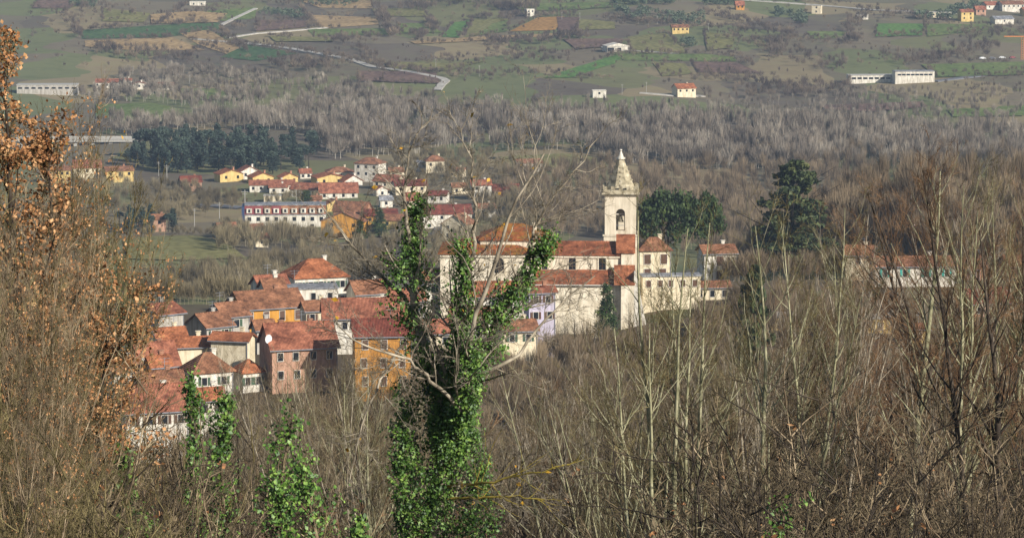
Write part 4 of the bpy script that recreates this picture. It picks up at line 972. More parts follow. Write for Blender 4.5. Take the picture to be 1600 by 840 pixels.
for i, (px, top, Y) in enumerate([(-15, 120, 42), (60, 150, 50), (80, 105, 52), (98, 70, 56), (112, 90, 62), (50, 190, 47), (70, 270, 60), (20, 210, 40), (30, 290, 44), (78, 350, 66), (0, 260, 38), (60, 340, 38), (40, 420, 44), (62, 200, 52), (35, 250, 46), (74, 320, 58), (20, 300, 40), (84, 420, 62), (48, 330, 50), (20, 400, 34), (40, 480, 36), (80, 560, 50), (150, 620, 60), (130, 660, 45)]):
    if i < 4: pr = tall_px
    ms = TALL_L = None
    tree_px('bare_tree', LEFT[i % 3] if 'LEFT' in globals() else globals().setdefault('LEFT', [make_tree(211, 11, 5, spread=.10, r=.05, n1=18, n2=7, n3=5, l1=.26, bark='olive', twig='olive', trop=.14, t0=.15, wob=.05, leaves=('yellow', .012, .07, .8, 1)),
        make_tree(212, 11, 6, spread=.13, r=.045, n1=16, n2=7, n3=5, l1=.28, bark='tan', twig='olive', trop=.12, t0=.12, wob=.06, leaves=('russet', .12, .05, .35, .95)),
        make_tree(213, 11, 5, spread=.12, r=.05, n1=16, n2=7, n3=5, l1=.30, bark='brown', twig='tan', trop=.12, t0=.12, wob=.06, leaves=('russet', .06, .05, .3, .95))])[i % 3],
        11, px, top, Y, '%s upright %s shoots %s' % ('shortest' if top > 500 else 'short' if top > 380 else 'fairly short' if top > 310 else 'middling' if top > 240 else 'tall' if top > 140 else 'tallest', ['olive', 'pale tan', 'brown'][i % 3], ['left of the tall russet oak', 'right of the tall russet oak', 'in front of the lower orange oak', 'behind the lower orange oak', 'at the left edge low down', 'beside the middle oak'][int(top*7+px) % 1 if False else (0 if px < 10 else 1 if top < 220 else 4 if px < 40 else 5 if px < 80 else 3 if Y > 55 else 2)]), 'tree', 'upright shoots at the left edge', 4, 14, wide=.68 if px > 30 else .9, tilt=.02)

# pale multi-stem tree in the centre right
tall_px('pale_tree', 221, 1080, 292, 78, 'pale barked multi stemmed tree in front, right of the church', 'tree', stems=5, spread=.07, r=.125, n1=15, n2=8, n3=6, l1=.30, bark='pale', twig='olive', trop=.13, t0=.22, base=.35, wob=.035)
tall_px('pale_tree', 222, 1010, 400, 74, 'smaller pale barked tree with forked trunk left of the multi stemmed one', 'tree', stems=2, spread=.09, r=.11, n1=17, n2=8, n3=6, l1=.36, bark='pale', twig='olive', trop=.10, t0=.25, wob=.05)
tall_px('pale_tree', 226, 1262, 262, 92, 'thin pale tree whose twigs cross the tall cedar', 'tree', stems=2, spread=.05, r=.10, n1=22, n2=7, n3=5, l1=.24, bark='pale', twig='olive', trop=.12, t0=.35)
tall_px('pale_tree', 223, 1205, 285, 84, 'pale forked tree at the left edge of the right hand wood', 'tree', stems=2, spread=.10, r=.12, n1=18, n2=8, n3=6, l1=.34, bark='pale', twig='olive', trop=.12, t0=.3)
tall_px('pale_tree', 224, 1425, 232, 95, 'tall pale trunk rising over the white house with teal shutters', 'tree', stems=1, r=.16, n1=30, n2=8, n3=6, l1=.26, bark='pale', twig='red', trop=.10, t0=.35, spread=.0)
tall_px('dark_tree', 225, 1560, 215, 80, 'dark forked trunk near the right edge', 'tree', stems=2, spread=.05, r=.17, n1=24, n2=8, n3=6, l1=.28, bark='dark', twig='red', trop=.10, t0=.35)

# the ivy tree
def path_px(pts, Y, k=14, dy=0.0):
    p = np.array([tuple(at(a, b, Y + (c[0] if c else 0))) for a, b, *c in pts]); n = len(p)
    s = np.concatenate([[0], np.cumsum(np.linalg.norm(np.diff(p, axis=0), axis=1))]); t = np.linspace(0, s[-1], k+1)
    return np.stack([np.interp(t, s, p[:, i]) for i in range(3)], 1), s[-1]
YI = 65.0
limbs = [([(672, 905), (684, 800), (694, 700), (690, 620), (672, 560)], .17, .12), ([(674, 570), (652, 500), (640, 430), (640, 360, 1), (668, 298, 1)], .11, .03),
         ([(694, 690), (712, 600, -.5), (722, 520, -1), (728, 450, -1), (716, 380, -1)], .11, .04), ([(698, 720), (735, 610, -.3), (775, 505, -.6), (822, 430, -.8), (862, 372, -1)], .10, .03),
         ([(700, 700), (736, 620, -1.2), (738, 520, -1.4), (772, 410, -1.5), (800, 330, -1.5), (850, 240, -1.5)], .075, .018), ([(676, 600), (640, 470, .6), (585, 420, 1), (540, 372, 1), (500, 318, 1)], .06, .014),
         ([(640, 380, .5), (632, 300, .5), (640, 230, .5), (676, 170, .5)], .045, .008), ([(728, 450, -1), (745, 350, -1), (738, 270, -1), (720, 200, -1)], .05, .008),
         ([(790, 480, -.6), (850, 330, -.5), (905, 260, -.5), (935, 215, -.5)], .045, .008), ([(700, 760), (760, 752, -1.5), (830, 742, -2), (905, 716, -2.4)], .035, .01), ([(700, 780), (800, 775, -1), (880, 782, -1.5)], .03, .01),
         ([(720, 640, -1), (640, 560, -2), (575, 545, -2.4), (520, 500, -2.6)], .05, .01), ([(705, 610), (800, 560, .5), (880, 470, 1), (930, 430, 1)], .05, .01), ([(640, 520), (590, 600, -1), (560, 680, -1.4), (545, 760, -1.6)], .03, .01)]
base = at(672, 905, YI); base.z = G(base.x, YI)
ivt = tag(empty('ivy_covered_tree', base), 'bare forked tree wrapped in bright green ivy at the centre of the foreground', 'tree')
org = np.array(base[:]); rg = np.random.default_rng(77); PL = []; RL = []; LL = []
for pts, ra, rb_ in limbs:
    p, Ls = path_px(pts, YI); p = p - org; p[1:-1] += rg.normal(0, .03, (len(p)-2, 3)); PL.append(p); RL.append(np.linspace(ra, rb_, len(p))); LL.append(Ls)
p0 = PL[0]; p0[0] = (0, 0, -0.6) ; PL = np.array(PL); RL = np.array(RL); LL = np.array(LL)
lv0 = (PL[1:], RL[1:], LL[1:]); lv1 = kids(lv0, 15, .2, 1, (25, 60), .42, .45, 6, .13, .05, .25, rg, .009, .4)
lv2 = kids(lv1, 9, .15, 1, (20, 60), .5, .5, 4, .16, .04, .4, rg, .0055, .4); lv3 = kids(lv2, 5, .15, 1, (25, 60), .5, .6, 3, .16, .03, .5, rg, .004, .3)
keep = [i for i in range(len(PL)) if i not in (9, 10)]; k1m = np.repeat(np.arange(len(PL)-1), 15); km = ~np.isin(k1m, (8, 9))
V, Q = tubes([(PL[9:11], RL[9:11], 7), (lv1[0][~km], lv1[1][~km], 4)]); link('lichen_branch', quad_mesh('lichen_branch', V, Q, [BK['yellow']], smooth=True), ivt)
V, Q = tubes([(PL[keep], RL[keep], 10), (lv1[0][km], lv1[1][km], 5)]); link('trunk', quad_mesh('trunk', V, Q, [BK['grey']], smooth=True), ivt)
V, Q = tubes([(lv2[0], lv2[1], 3), (lv3[0], lv3[1], 3)]); parts = [(V, Q, 0)]
C = lv3[0][:, -1]; C = C[rg.random(len(C)) < .008]; v, q = leaf_quads(C, .09, rg); parts.append((v, q, 1))
V, Q, MI = merge(parts); link('crown', quad_mesh('crown', V, Q, [BK['grey'], LF['yellow']], MI), ivt)
def ivy(paths, rg, size=.056, per=150, dens=50):
    """leaf clumps hugging a set of stems; paths = (points, radius start, radius end)"""
    CC = []; OO = []
    for p, ra, rb2 in paths:
        L = np.sum(np.linalg.norm(np.diff(p, axis=0), axis=1)); nc = int(L*dens)
        t = rg.uniform(0, 1, nc)*(len(p)-1); i = np.minimum(t.astype(int), len(p)-2); f = (t-i)[:, None]
        c = p[i]*(1-f) + p[i+1]*f; rad = ra + (rb2-ra)*t/(len(p)-1)
        kn = rg.uniform(.25, 1.45, 12); bul = np.interp(t/(len(p)-1)*11, np.arange(12), kn)
        o = nrm(rg.normal(size=(nc, 3))*np.array([1, 1, .6])); off = o*(rad*bul*rg.uniform(.45, 1.15, nc))[:, None]
        c = c + off; n = max(6, int(per*.2))
        cl = np.repeat(c, n, 0) + rg.normal(0, 1, (nc*n, 3))*np.array([.085, .085, .12]); CC.append(cl); OO.append(np.repeat(o, n, 0))
    C = np.concatenate(CC); O = np.concatenate(OO); return leaf_quads(C, size, rg, .35, O*.9 + np.array(sv[:])*.9)
pths = [(PL[0], .40, .46), (PL[1][:-1], .66, .26), (PL[2], .42, .16), (PL[3], .56, .16), (PL[4][:7], .4, .12)]
lf = path_px([(640, 850), (636, 760), (632, 680), (640, 600)], YI)[0]-org; pths.append((lf, .36, .40))
rt = path_px([(740, 850), (745, 780), (735, 700), (720, 620)], YI)[0]-org; pths.append((rt, .42, .36))
v, q = ivy(pths, rg); link('ivy', quad_mesh('ivy', v, q, [LF['ivy']]), ivt)

# smaller ivy-clad stems in the left-hand brush
def ivy_stem(pts, Y, ra, rb2, label, seed, tr=.06):
    rg = np.random.default_rng(seed); p, L = path_px(pts, Y); b = Vector(p[0]); b.z = G(b.x, b.y); o = np.array(b[:]); p = p - o
    p = np.concatenate([[np.array([p[0][0], p[0][1], -.4])], p]); e = tag(empty('ivy_clad_sapling', b), label, 'tree')
    PP = p[None]; RR = np.linspace(tr, .012, len(p))[None]; k1 = kids((PP, RR, np.array([L])), 26, .15, 1, (25, 60), .28, .5, 5, .12, .08, .3, rg, .008, .3)
    V, Q = tubes([(PP, RR, 8), (k1[0], k1[1], 4)]); link('trunk', quad_mesh('trunk', V, Q, [BK['brown']]), e)
    v, q = ivy([(p[2:], ra*1.25, rb2*1.25)], rg, .07, 110, 24); link('ivy', quad_mesh('ivy', v, q, [LF['ivy']]), e)
ivy_stem([(300, 880), (298, 800), (302, 720), (308, 650), (296, 590)], 66, .24, .07, 'ivy column on a thin stem, left of the dark gap', 1)
ivy_stem([(352, 880), (350, 800), (346, 730), (350, 660), (352, 612)], 64, .42, .10, 'narrow ivy clad stem in the middle of the left brush', 2)
ivy_stem([(430, 880), (436, 800), (440, 740), (452, 680), (458, 640)], 60, .72, .26, 'widest ivy bush of the lower left, bright green at its top', 3)
ivy_stem([(500, 890), (495, 840), (482, 780), (470, 735)], 58, .62, .30, 'low ivy bush between the wide ivy bush and the ivy tree', 4)
ivy_stem([(196, 880), (194, 800), (194, 720), (192, 690)], 52, .10, .05, 'thinnest ivy strand at the lower left', 5)
ivy_stem([(225, 890), (232, 850), (228, 800)], 56, .18, .08, 'short ivy tuft near the lower left corner', 6)
ivy_stem([(1222, 880), (1226, 840), (1222, 800)], 60, .36, .26, 'round ivy bush at the bottom right', 7)
ivy_stem([(545, 890), (560, 850), (560, 800)], 60, .30, .15, 'small ivy tuft left of the ivy tree foot', 8)

# ---------------- conifers
def conifer(seed, H, W, kind='fir', size=.35, leaf='pinefar', n=1500):
    rg = np.random.default_rng(seed)
    if kind == 'umbrella':
        nb = 90; th = rg.uniform(0, 2*np.pi, nb); rr = np.sqrt(rg.uniform(0, 1, nb))*W/2; z = H*.62 + (H*.34)*np.sqrt(np.maximum(0, 1-(rr/(W/2))**2))*rg.uniform(.75, 1.0, nb)
        c = np.stack([rr*np.cos(th), rr*np.sin(th), z], 1); m = n//nb; C = np.repeat(c, m, 0) + rg.normal(0, 1, (nb*m, 3))*np.array([W*.055, W*.055, H*.035])
    elif kind == 'cedar':
        nb = 95; z = rg.uniform(.10, .97, nb)**.9; R2 = W/2*(1-z)**.55*rg.uniform(.5, 1.1, nb)+.4; th = rg.uniform(0, 2*np.pi, nb); Cs = []
        for a, zz, r2 in zip(th, z, R2):
            m = int(n/nb*(.5+r2/(W/2))); t = rg.uniform(.15, 1, m)**.7; s = rg.normal(0, .16, m)*r2*t
            Cs.append(np.stack([np.cos(a)*t*r2 - np.sin(a)*s, np.sin(a)*t*r2 + np.cos(a)*s, zz*H - t*.05*r2 + rg.normal(0, .14, m)], 1))
        C = np.concatenate(Cs)
    elif kind == 'cypress':
        z = rg.uniform(.04, 1, n); r2 = W/2*np.sin(np.pi*np.clip(z*.9+.08, 0, 1))**.7*rg.uniform(.6, 1.1, n); th = rg.uniform(0, 6.28, n); C = np.stack([r2*np.cos(th), r2*np.sin(th), z*H], 1)
    else:
        nb = 120; z = rg.uniform(.12, 1, nb); r2 = W/2*(1.02-z)**.8*rg.uniform(.55, 1.1, nb); th = rg.uniform(0, 6.28, nb)
        c = np.stack([r2*np.cos(th)*.8, r2*np.sin(th)*.8, z*H], 1); m = n//nb; C = np.repeat(c, m, 0) + rg.normal(0, 1, (nb*m, 3))*np.array([W*.07, W*.07, H*.02])
    v, q = leaf_quads(C, size, rg, .5)
    tr = grow(np.array([[0, 0, -.5]]), np.array([[0, 0, 1.]]), np.array([H*.9]), np.array([H*.02+.08]), 6, .02, 0, .3, rg)
    k1 = kids((tr[0], tr[1], np.array([H*.9])), 20, .5 if kind == 'umbrella' else .2, .98, (45, 80), (W/H*.8), .4, 4, .06, .05, .3, rg, .03, .3)
    V, Q = tubes([(tr[0], tr[1], 8), (k1[0], k1[1], 4)])
    return quad_mesh('trunk', V, Q, [BK['dark']]), quad_mesh('crown', v, q, [LF[leaf]])
um = conifer(301, 13, 13, 'umbrella', .42, 'pine', 9000); um2 = conifer(302, 12, 9, 'umbrella', .40, 'pine', 6000)
def evergreen(nm, ms, H0, px, top, Y, label, sx=1.0, group=None):
    dx, dz = ray(px, top); x = float(dx*Y); g = G(x, Y); s = (float(dz*Y)-g)/H0
    return place_tree(nm, ms, (x, Y, g), (sx, sx, s), random.uniform(0, 6), label, 'tree', group)
evergreen('umbrella_pine', um, 13, 1046, 297, 700, 'broad umbrella pine directly right of the bell tower', 1.25)
evergreen('umbrella_pine', um2, 12, 1104, 304, 705, 'smaller umbrella pine overlapping the right of the broad one', .85)
cd = conifer(303, 16, 12, 'cedar', .42, 'cedar', 24000)
evergreen('cedar_tree', cd, 16, 1240, 240, 735, 'tall dark cedar with layered boughs at the left of the right hand wood', 2.0)
evergreen('cedar_tree', cd, 16, 1180, 400, 470, 'lower dark cedar at the foot of the tall cedar', .8)
fr = conifer(304, 10, 5, 'fir', .25, 'pine', 6000)
evergreen('fir_tree', fr, 10, 188, 418, 520, 'bluish dark fir behind the orange leaves at the left', 1.1)
evergreen('fir_tree', fr, 10, 592, 326, 1175, 'dark fir beside the bright yellow house', 1.8)
evergreen('fir_tree', fr, 10, 562, 345, 1165, 'smaller dark fir just left of the one by the yellow house', 1.4)
evergreen('fir_tree', fr, 10, 948, 445, 590, 'brownish fir standing before the church aisle wall', 1.1)
evergreen('fir_tree', fr, 10, 478, 297, 1290, 'dark round evergreen in the far village garden', 1.6)
cyp = conifer(305, 9, 2.2, 'cypress', .3, 'pinefar', 900)
for px, top, Y, lb in ((770, 245, 1480, 'left cypress of the pair below the tan field'), (785, 250, 1480, 'right cypress of the pair below the tan field'), (1270, 0, 2400, 'thin cypress on the far hill top edge'), (200, 232, 1480, 'cypress beside the yellow house at the left')):
    evergreen('cypress', cyp, 9, px, top, Y, lb, 1.6)
PF = [conifer(310+i, 12, 7, 'fir' if i < 2 else 'umbrella', .7, 'pinefar', 1300) for i in range(3)]
for i in range(110):
    px = R0(212, 500); row = R0(238, 272) - (0 if px < 430 else 6); Y = float(hit(px, row)[0]); p = at(px, row, Y)
    s = R0(.8, 1.25)*(1.0 if px < 420 else .75); place_tree('pine_tree', PF[i % 3], (p.x, Y, G(p.x, Y)), (s, s, s), R0(0, 6), 'dark %s pine %s of the evergreen wood' % (['narrow', 'pointed', 'round topped'][i % 3], ('in the front row' if row > 260 else 'in the middle' if row > 248 else 'at the back') + (' left part' if px < 310 else ' middle part' if px < 405 else ' right part')), 'tree', 'dark pines of the evergreen wood')
for i in range(16):
    px = R0(185, 275); row = R0(352, 366); Y = float(hit(px, row)[0]); p = at(px, row, Y)
    s = R0(.5, .75); place_tree('dark_evergreen', PF[i % 3], (p.x, Y, G(p.x, Y)), (s, s, s), R0(0, 6), 'dark evergreen round the pale ruined house', 'tree', 'evergreens round the ruin')

# ---------------- far and middle bare woodland: one body of woods
def sliver_tree(rg, n, W, w0, trunk_w, shape=1.0):
    """unit-height bare tree made of thin rising slivers"""
    # twigs leave the limbs and end on an uneven rounded crown
    u = nrm(rg.normal(size=(n, 3)) + np.array([0, 0, .25])); lob = .82 + .22*np.sin(u[:, 0]*5 + rg.uniform(0, 6))*np.sin(u[:, 1]*4 + rg.uniform(0, 6))
    en = u*np.array([W/2, W/2, .40])*(rg.uniform(.55, 1.0, n)*lob)[:, None] + np.array([0, 0, .58]); en[:, 2] = np.maximum(en[:, 2], .12)
    back = rg.uniform(.35, .62, n)[:, None]; root = np.array([0, 0, .22])
    st = en + (root - en)*back*shape; st[:, 2] -= .04
    q = nrm(np.cross(en-st, rg.normal(size=(n, 3))))*w0*rg.uniform(.6, 1.3, n)[:, None]
    V = np.stack([st-q, st+q, en+q*.35, en-q*.35], 1).reshape(-1, 3); Q = np.arange(4*n).reshape(-1, 4)
    t = np.array([[-trunk_w, 0, -.05], [trunk_w, 0, -.05], [trunk_w*.3, 0, .8], [-trunk_w*.3, 0, .8], [0, -trunk_w, -.05], [0, trunk_w, -.05], [0, trunk_w*.3, .8], [0, -trunk_w*.3, .8]])
    V = np.concatenate([V, t]); Q = np.concatenate([Q, [[4*n, 4*n+1, 4*n+2, 4*n+3], [4*n+4, 4*n+5, 4*n+6, 4*n+7]]])
    mi = np.zeros(len(Q), int); mi[-2:] = 1
    return V, Q, mi
def wood_mats(name, cols, trunk):
    return [noise_mat(name, cols, .05, space='World', detail=4, lo=.30, hi=.70, rough=1, spec=.05), noise_mat(name + '_trunks', [srgb(*[int(c*.8) for c in trunk]), srgb(*trunk)], .1, space='World', rough=1)]
def wood(name, label, cat, polys, temps, mats, y0=665.0, kind='stuff'):
    V, Q, MI = [], [], []; o = 0; rg = np.random.default_rng(abs(hash(label)) % 1000 if False else len(label)*7)
    for poly, n, hmin, hmax in polys:
        xs = [p[0] for p in poly]; ys = [p[1] for p in poly]; pts = np.zeros((0, 2))
        while len(pts) < n:
            c = np.stack([rg.uniform(min(xs), max(xs), n*2), rg.uniform(min(ys), max(ys), n*2)], 1); c = c[inpoly(c, poly)]
            if len(c): den = np.sin(c[:, 0]/37 + np.sin(c[:, 1]/9))*np.sin(c[:, 1]/11 + c[:, 0]/90 + 1); c = c[den > rg.uniform(-1.1, .15, len(c))]
            pts = np.concatenate([pts, c])
        pts = pts[:n]; Y = hit(pts[:, 0], pts[:, 1], y0); dx, dz = ray(pts[:, 0], pts[:, 1]); X = dx*Y; Z = ground(X, Y)
        for j in range(n):
            v, q, m = temps[rg.integers(len(temps))]; h = hmin*.8 + (hmax*1.08 - hmin*.8)*rg.beta(1.6, 2.0); a = rg.uniform(0, 6.28); ca, sa = math.cos(a), math.sin(a); wd = h*rg.uniform(.8, 1.25)
            V.append(np.stack([(v[:, 0]*ca - v[:, 1]*sa)*wd + X[j], (v[:, 0]*sa + v[:, 1]*ca)*wd + Y[j], v[:, 2]*h + Z[j]], 1)); Q.append(q+o); MI.append(m); o += len(v)
    me = quad_mesh(name, np.concatenate(V), np.concatenate(Q), mats, np.concatenate(MI)); ob = link(name, me); tag(ob, label, cat, kind=kind); return ob
rg = np.random.default_rng(5)
TF = [sliver_tree(rg, 150, rg.uniform(.5,.8), .0058, .010) for _ in range(6)]
TT = [sliver_tree(rg, 120, .36, .0055, .010, 1.0) for _ in range(4)]            # tall narrow
TB = [sliver_tree(rg, 80, 1.3, .014, .010, .9) for _ in range(5)]              # bushes
TM = [sliver_tree(rg, 260, rg.uniform(.5,.8), .0042, .009) for _ in range(8)]
band = [([(330,262),(330,222),(520,205),(760,215),(950,222),(1200,222),(1420,206),(1600,214),(1620,300),(1100,300),(940,250),(700,258),(500,262)], 0, 0, 0)]
wm = wood_mats('valley_twigs', [srgb(78, 70, 64), srgb(126, 115, 101), srgb(170, 159, 142)], (196, 188, 172))
wood('valley_woodland', 'grey leafless woodland filling the valley floor', 'woodland', [
    ([(300,190),(520,180),(760,180),(960,184),(1200,198),(1420,206),(1600,212),(1610,262),(1420,262),(1200,268),(1000,262),(900,236),(700,238),(520,250),(480,205),(300,200)], 2300, 9, 15),
    ([(130,122),(240,106),(420,118),(560,140),(680,160),(700,184),(500,182),(300,188),(290,150),(130,140)], 560, 6, 10),
    ([(120,150),(280,142),(320,150),(300,170),(240,160),(130,160)], 90, 8, 12), ([(150,190),(240,190),(330,200),(220,212),(150,212)], 130, 7, 11),
    ([(700,150),(920,162),(1000,164),(1180,162),(1300,142),(1600,146),(1600,212),(1420,204),(1200,196),(960,184),(760,182)], 640, 4.5, 8),
    ([(300,200),(500,200),(520,212),(440,204),(300,206)], 60, 10, 14)], TF + TT, wm)
wm2 = wood_mats('hill_twigs', [srgb(66, 58, 54), srgb(100, 88, 78), srgb(136, 120, 98)], (150, 140, 126))
H_ = []
def line(pts, n, w=6, h0=4, h1=7):
    for a, b in zip(pts, pts[1:]): H_.append(([(a[0], a[1]-w/2), (b[0], b[1]-w/2), (b[0], b[1]+w/2), (a[0], a[1]+w/2)] if abs(b[0]-a[0]) > abs(b[1]-a[1]) else [(a[0]-w/2, a[1]), (a[0]+w/2, a[1]), (b[0]+w/2, b[1]), (b[0]-w/2, b[1])], n, h0, h1))
line([(130,48),(240,40),(330,36)], 26); line([(250,38),(280,15),(300,2)], 22); line([(345,50),(360,62),(385,78)], 22); line([(400,0),(470,12),(490,42)], 40)
line([(128,62),(270,59)], 20, 3, 3, 5); line([(330,45),(450,48)], 10, 3); line([(320,70),(420,72),(500,86),(560,98),(620,108),(690,118)], 34, 5, 3, 6)
line([(585,0),(605,45),(618,60)], 45, 16, 6, 9); line([(670,34),(680,48),(640,64)], 35, 12, 5, 8); line([(610,50),(700,60)], 22, 4); line([(720,30),(820,26),(900,25)], 34, 5)
line([(760,68),(830,66),(920,60)], 60, 10, 4, 8); line([(760,90),(900,98)], 40, 8, 4, 7); line([(900,122),(962,124)], 20, 3, 3, 5); line([(940,30),(1060,40),(1200,50)], 60, 8, 4, 7); line([(1090,20),(1160,34),(1240,55)], 50, 8)
line([(1150,88),(1180,106)], 24, 8, 4, 7); line([(1060,84),(1150,86)], 20, 3, 3, 5); line([(1370,60),(1560,50)], 30, 4); line([(1320,20),(1480,32)], 60, 12, 4, 7); line([(1340,30),(1330,70)], 60, 26, 5, 9)
line([(1380,100),(1560,78)], 100, 20, 5, 9); line([(1200,58),(1330,70)], 60, 12); line([(1200,80),(1320,108)], 90, 26, 5, 9); line([(1080,120),(1200,128)], 60, 14); line([(700,120),(860,118)], 40, 10)
line([(480,62),(600,66)], 40, 10, 4, 8); line([(360,44),(470,30)], 30, 8); line([(120,10),(240,22)], 40, 12); line([(60,20),(130,28)], 30, 14); line([(150,80),(300,92)], 90, 18, 5, 9); line([(560,80),(600,108)], 40, 20, 4, 7)
line([(1500,60),(1600,50)], 50, 16, 4, 8); line([(660,100),(780,80),(900,86)], 40, 6, 3, 6); line([(620,8),(760,10),(840,8)], 110, 18, 6, 9); line([(1180,0),(1330,4)], 60, 8); line([(420,98),(540,112)], 70, 16, 5, 9); line([(1100,150),(1330,140)], 110, 20, 5, 9)
line([(540,0),(600,4)], 10, 6); line([(300,18),(380,10)], 20, 6); line([(110,36),(130,60)], 30, 20, 5, 8); line([(1130,60),(1200,74)], 40, 14, 4, 7)
H_ += [([(40,0),(1600,0),(1600,150),(700,140),(130,110),(40,100)], 900, 2, 6)]
for fk, fp in fields:
    for a_, b_ in zip(fp, fp[1:] + fp[:1]):
        ln = math.hypot(b_[0]-a_[0], (b_[1]-a_[1])*4)
        if random.random() < .62 and ln > 24 and max(a_[1], b_[1]) < 160: line([a_, b_], int(ln/6), 2.5, 2.5, 5.5)
wood('hillside_scrub', 'brown hedgerows and scrub between the fields of the far hillside', 'scrub', H_, TB + TF, wm2)
line2 = H_; H_ = []
line([(110,4),(150,10)], 40, 10, 3, 5); line([(400,22),(480,26)], 60, 10, 3, 5); line([(470,4),(560,8)], 36, 8, 3, 4); line([(960,6),(1060,4)], 70, 8, 4, 6); line([(960,22),(1100,34)], 90, 18, 4, 6); line([(1100,8),(1150,4)], 30, 10, 4, 6); line([(1210,24),(1260,34)], 40, 12, 4, 6); line([(1060,70),(1090,72)], 14, 12, 3, 5); line([(1480,24),(1530,10)], 30, 10, 4, 7); line([(1430,28),(1490,30)], 30, 8)
def leaf_bush(rg, n=90): 
    c = nrm(rg.normal(size=(n, 3)))*rg.uniform(.5, 1, (n, 1))*np.array([.45, .45, .42]) + np.array([0, 0, .55]); v, q = leaf_quads(c, .16, rg, .5); return v, q, np.zeros(len(q), int)
TO = [leaf_bush(rg) for _ in range(4)]
wood('olive_groves', 'rows of grey green olive trees on the far hillside', 'olive grove', H_, TO, [LF['olivetree']])
H_ = []
wm3 = wood_mats('brown_wood_twigs', [srgb(84, 72, 58), srgb(122, 106, 84), srgb(150, 132, 106)], (168, 152, 130))
wood('hillside_woodland', 'brown leafless woodland on the slope behind the church and the right hand houses', 'woodland', [
    ([(990,300),(1100,262),(1300,232),(1500,235),(1640,240),(1640,400),(1500,410),(1350,400),(1200,390),(1130,380),(1000,380)], 950, 8, 13),
    ([(780,275),(900,262),(1000,262),(1120,290),(1130,372),(1000,376),(860,372),(800,340)], 420, 7, 11), ([(820,345),(1360,352),(1360,400),(1130,404),(1000,396),(990,380),(820,374)], 260, 5, 10), ([(1090,400),(1360,400),(1360,470),(1150,470)], 150, 4, 8)], TM, wm3)
wm4 = wood_mats('slope_twigs', [srgb(84, 76, 60), srgb(122, 110, 84), srgb(146, 134, 104)], (156, 146, 120))
wood('village_scrub', 'olive brown leafless scrub on the slope behind the left houses and round the far village', 'scrub', [
    ([(190,416),(380,408),(380,440),(190,440)], 90, 2.5, 4), ([(190,440),(380,428),(470,390),(600,385),(700,376),(850,372),(850,392),(700,420),(560,450),(380,480),(190,500)], 760, 5, 9),
    ([(190,292),(280,296),(330,300),(390,308),(380,326),(300,345),(190,345)], 230, 4, 8), ([(340,350),(390,354),(410,384),(350,380)], 40, 3, 5), ([(190,364),(350,364),(350,369),(190,369)], 40, 3, 5),
    ([(610,250),(740,240),(840,262),(860,300),(760,330),(700,300),(640,300)], 190, 5, 9), ([(390,308),(500,312),(500,318),(390,320)], 30, 4, 6), ([(620,380),(620,330),(650,330),(660,376)], 25, 4, 7),
    ([(740,320),(860,300),(860,370),(750,372)], 150, 5, 10), ([(110,285),(190,285),(190,345),(110,345)], 60, 5, 9), ([(340,372),(430,376),(520,376),(520,392),(340,396)], 90, 6, 12)], TM, wm4)
wood('village_edge_scrub', 'leafless brown trees and scrub filling the ground below the church and the right hand houses', 'scrub', [
    ([(640,556),(830,552),(1000,548),(1000,640),(640,640)], 300, 4, 7.5), ([(1000,548),(1150,540),(1150,640),(1000,640)], 170, 4, 8), ([(1150,570),(1300,570),(1300,640),(1150,640)], 90, 2.5, 4.5), ([(1300,560),(1640,560),(1640,640),(1300,640)], 110, 2.5, 4), ([(640,640),(1300,640),(1300,800),(640,800)], 300, 4, 9), ([(1300,640),(1640,640),(1640,800),(1300,800)], 130, 2.5, 4.5), ([(150,690),(640,690),(640,800),(150,800)], 150, 3, 6), ([(1150,470),(1360,470),(1360,540),(1060,540)], 150, 4, 8.5)], TM, wm3, y0=380.0)
# trees in and round the near village
MID = [make_tree(401, 10, 3, spread=.14, r=.12, n1=12, n2=8, n3=5, l1=.4, bark='grey', twig='brown', trop=.08, t0=.2), make_tree(402, 10, 1, r=.16, n1=24, n2=8, n3=5, l1=.42, bark='grey', twig='olive', trop=.08, t0=.2), make_tree(403, 10, 2, spread=.1, r=.12, n1=14, n2=8, n3=5, l1=.36, bark='dark', twig='red', trop=.08, t0=.2)]
for i in range(0):
    px = R0(140, 1640); Y = R0(395, 470)
    x = float(ray(px, 500)[0]*Y); h = R0(5, 9) if px < 700 else R0(8, 14); s = h/10
    place_tree('bare_tree', MID[i % 3], (x, Y, G(x, Y)), (s, s, s), R0(0, 6), '%s leafless tree on the flat %s' % (['grey', 'olive', 'dark'][i % 3], near_what(px)), 'tree', 'leafless trees below the village')
for i in range(16):
    px = R0(1490, 1640); Y = R0(600, 740); x = float(ray(px, 500)[0]*Y); s = R0(.7, 1.3)
    place_tree('bare_tree', MID[i % 3], (x, Y, G(x, Y)), (s, s, s), R0(0, 6), '%s leafless tree well behind, %s' % (['grey', 'olive', 'dark'][i % 3], near_what(px)), 'tree', 'leafless trees round the right hand houses')
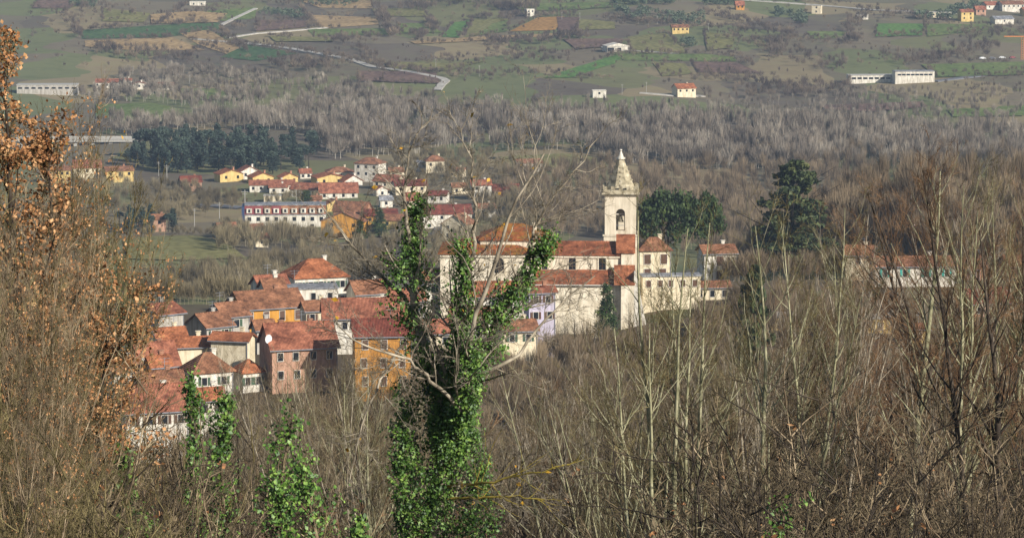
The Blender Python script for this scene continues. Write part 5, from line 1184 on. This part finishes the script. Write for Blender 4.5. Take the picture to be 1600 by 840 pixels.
for i in range(8):
    px = R0(340, 480); Y = R0(690, 800); x = float(ray(px, 500)[0]*Y); s = R0(1.2, 1.9)
    place_tree('bare_tree', MID[i % 2], (x, Y, G(x, Y)), (s, s, s), R0(0, 6), 'pale leafless tree behind the yellow fronted house', 'tree', 'leafless trees behind the left village')
for i in range(26):
    px = R0(845, 1340); Y = R0(545, 592); x = float(ray(px, 500)[0]*Y); s = R0(.5, .85)
    place_tree('bare_tree', MID[i % 3], (x, Y, G(x, Y)), (s, s, s), R0(0, 6), '%s leafless tree by the buildings %s' % (['grey', 'olive', 'dark'][i % 3], near_what(px)), 'tree', 'leafless trees screening the church')
for i in range(20):
    px = R0(800, 1000); Y = R0(570, 597); x = float(ray(px, 500)[0]*Y); s = R0(.42, .72)
    place_tree('bare_tree', MID[i % 3], (x, Y, G(x, Y)), (s*1.1, s*1.1, s), R0(0, 6), '%s leafless tree close to the walls %s' % (['grey', 'olive', 'dark'][i % 3], near_what(px)), 'tree', 'leafless trees screening the church')
# stone pines etc. right of the church
for i in range(0):
    px = R0(790, 1420); Y = R0(300, 575); x = float(ray(px, 500)[0]*Y); s = R0(.45, .85) if px < 1000 else R0(.5, 1.0)
    place_tree('bare_tree', MID[i % 3], (x, Y, G(x, Y)), (s*1.2, s*1.2, s), R0(0, 6), '%s leafless tree %s' % (['grey', 'olive', 'dark'][i % 3], near_what(px)), 'tree', 'leafless trees right of the church')

# ------------------------------------------------------------------ haze: the valley air
hz = MB().box(-2700, 2700, -450, 4700, float(ZZ.min())-1.0-1.5, float(ZZ.max())+30).mesh('haze', None) if False else None
hb = MB().box(-2700, 2700, -450, 4700, float(ZZ.min())-3, max(float(ZZ.max()), 40)+12)
hm = bpy.data.materials.new('haze'); hm.use_nodes = True; t = hm.node_tree; t.nodes.clear()
out = t.nodes.new('ShaderNodeOutputMaterial'); pv = t.nodes.new('ShaderNodeVolumePrincipled')
pv.inputs['Color'].default_value = (.60, .77, 1, 1); pv.inputs['Density'].default_value = 0.000078; pv.inputs['Anisotropy'].default_value = 0.0
t.links.new(pv.outputs[0], out.inputs['Volume'])
tag(hb.build('haze', hm), 'thin bluish winter haze over the valley', 'haze', kind='stuff')
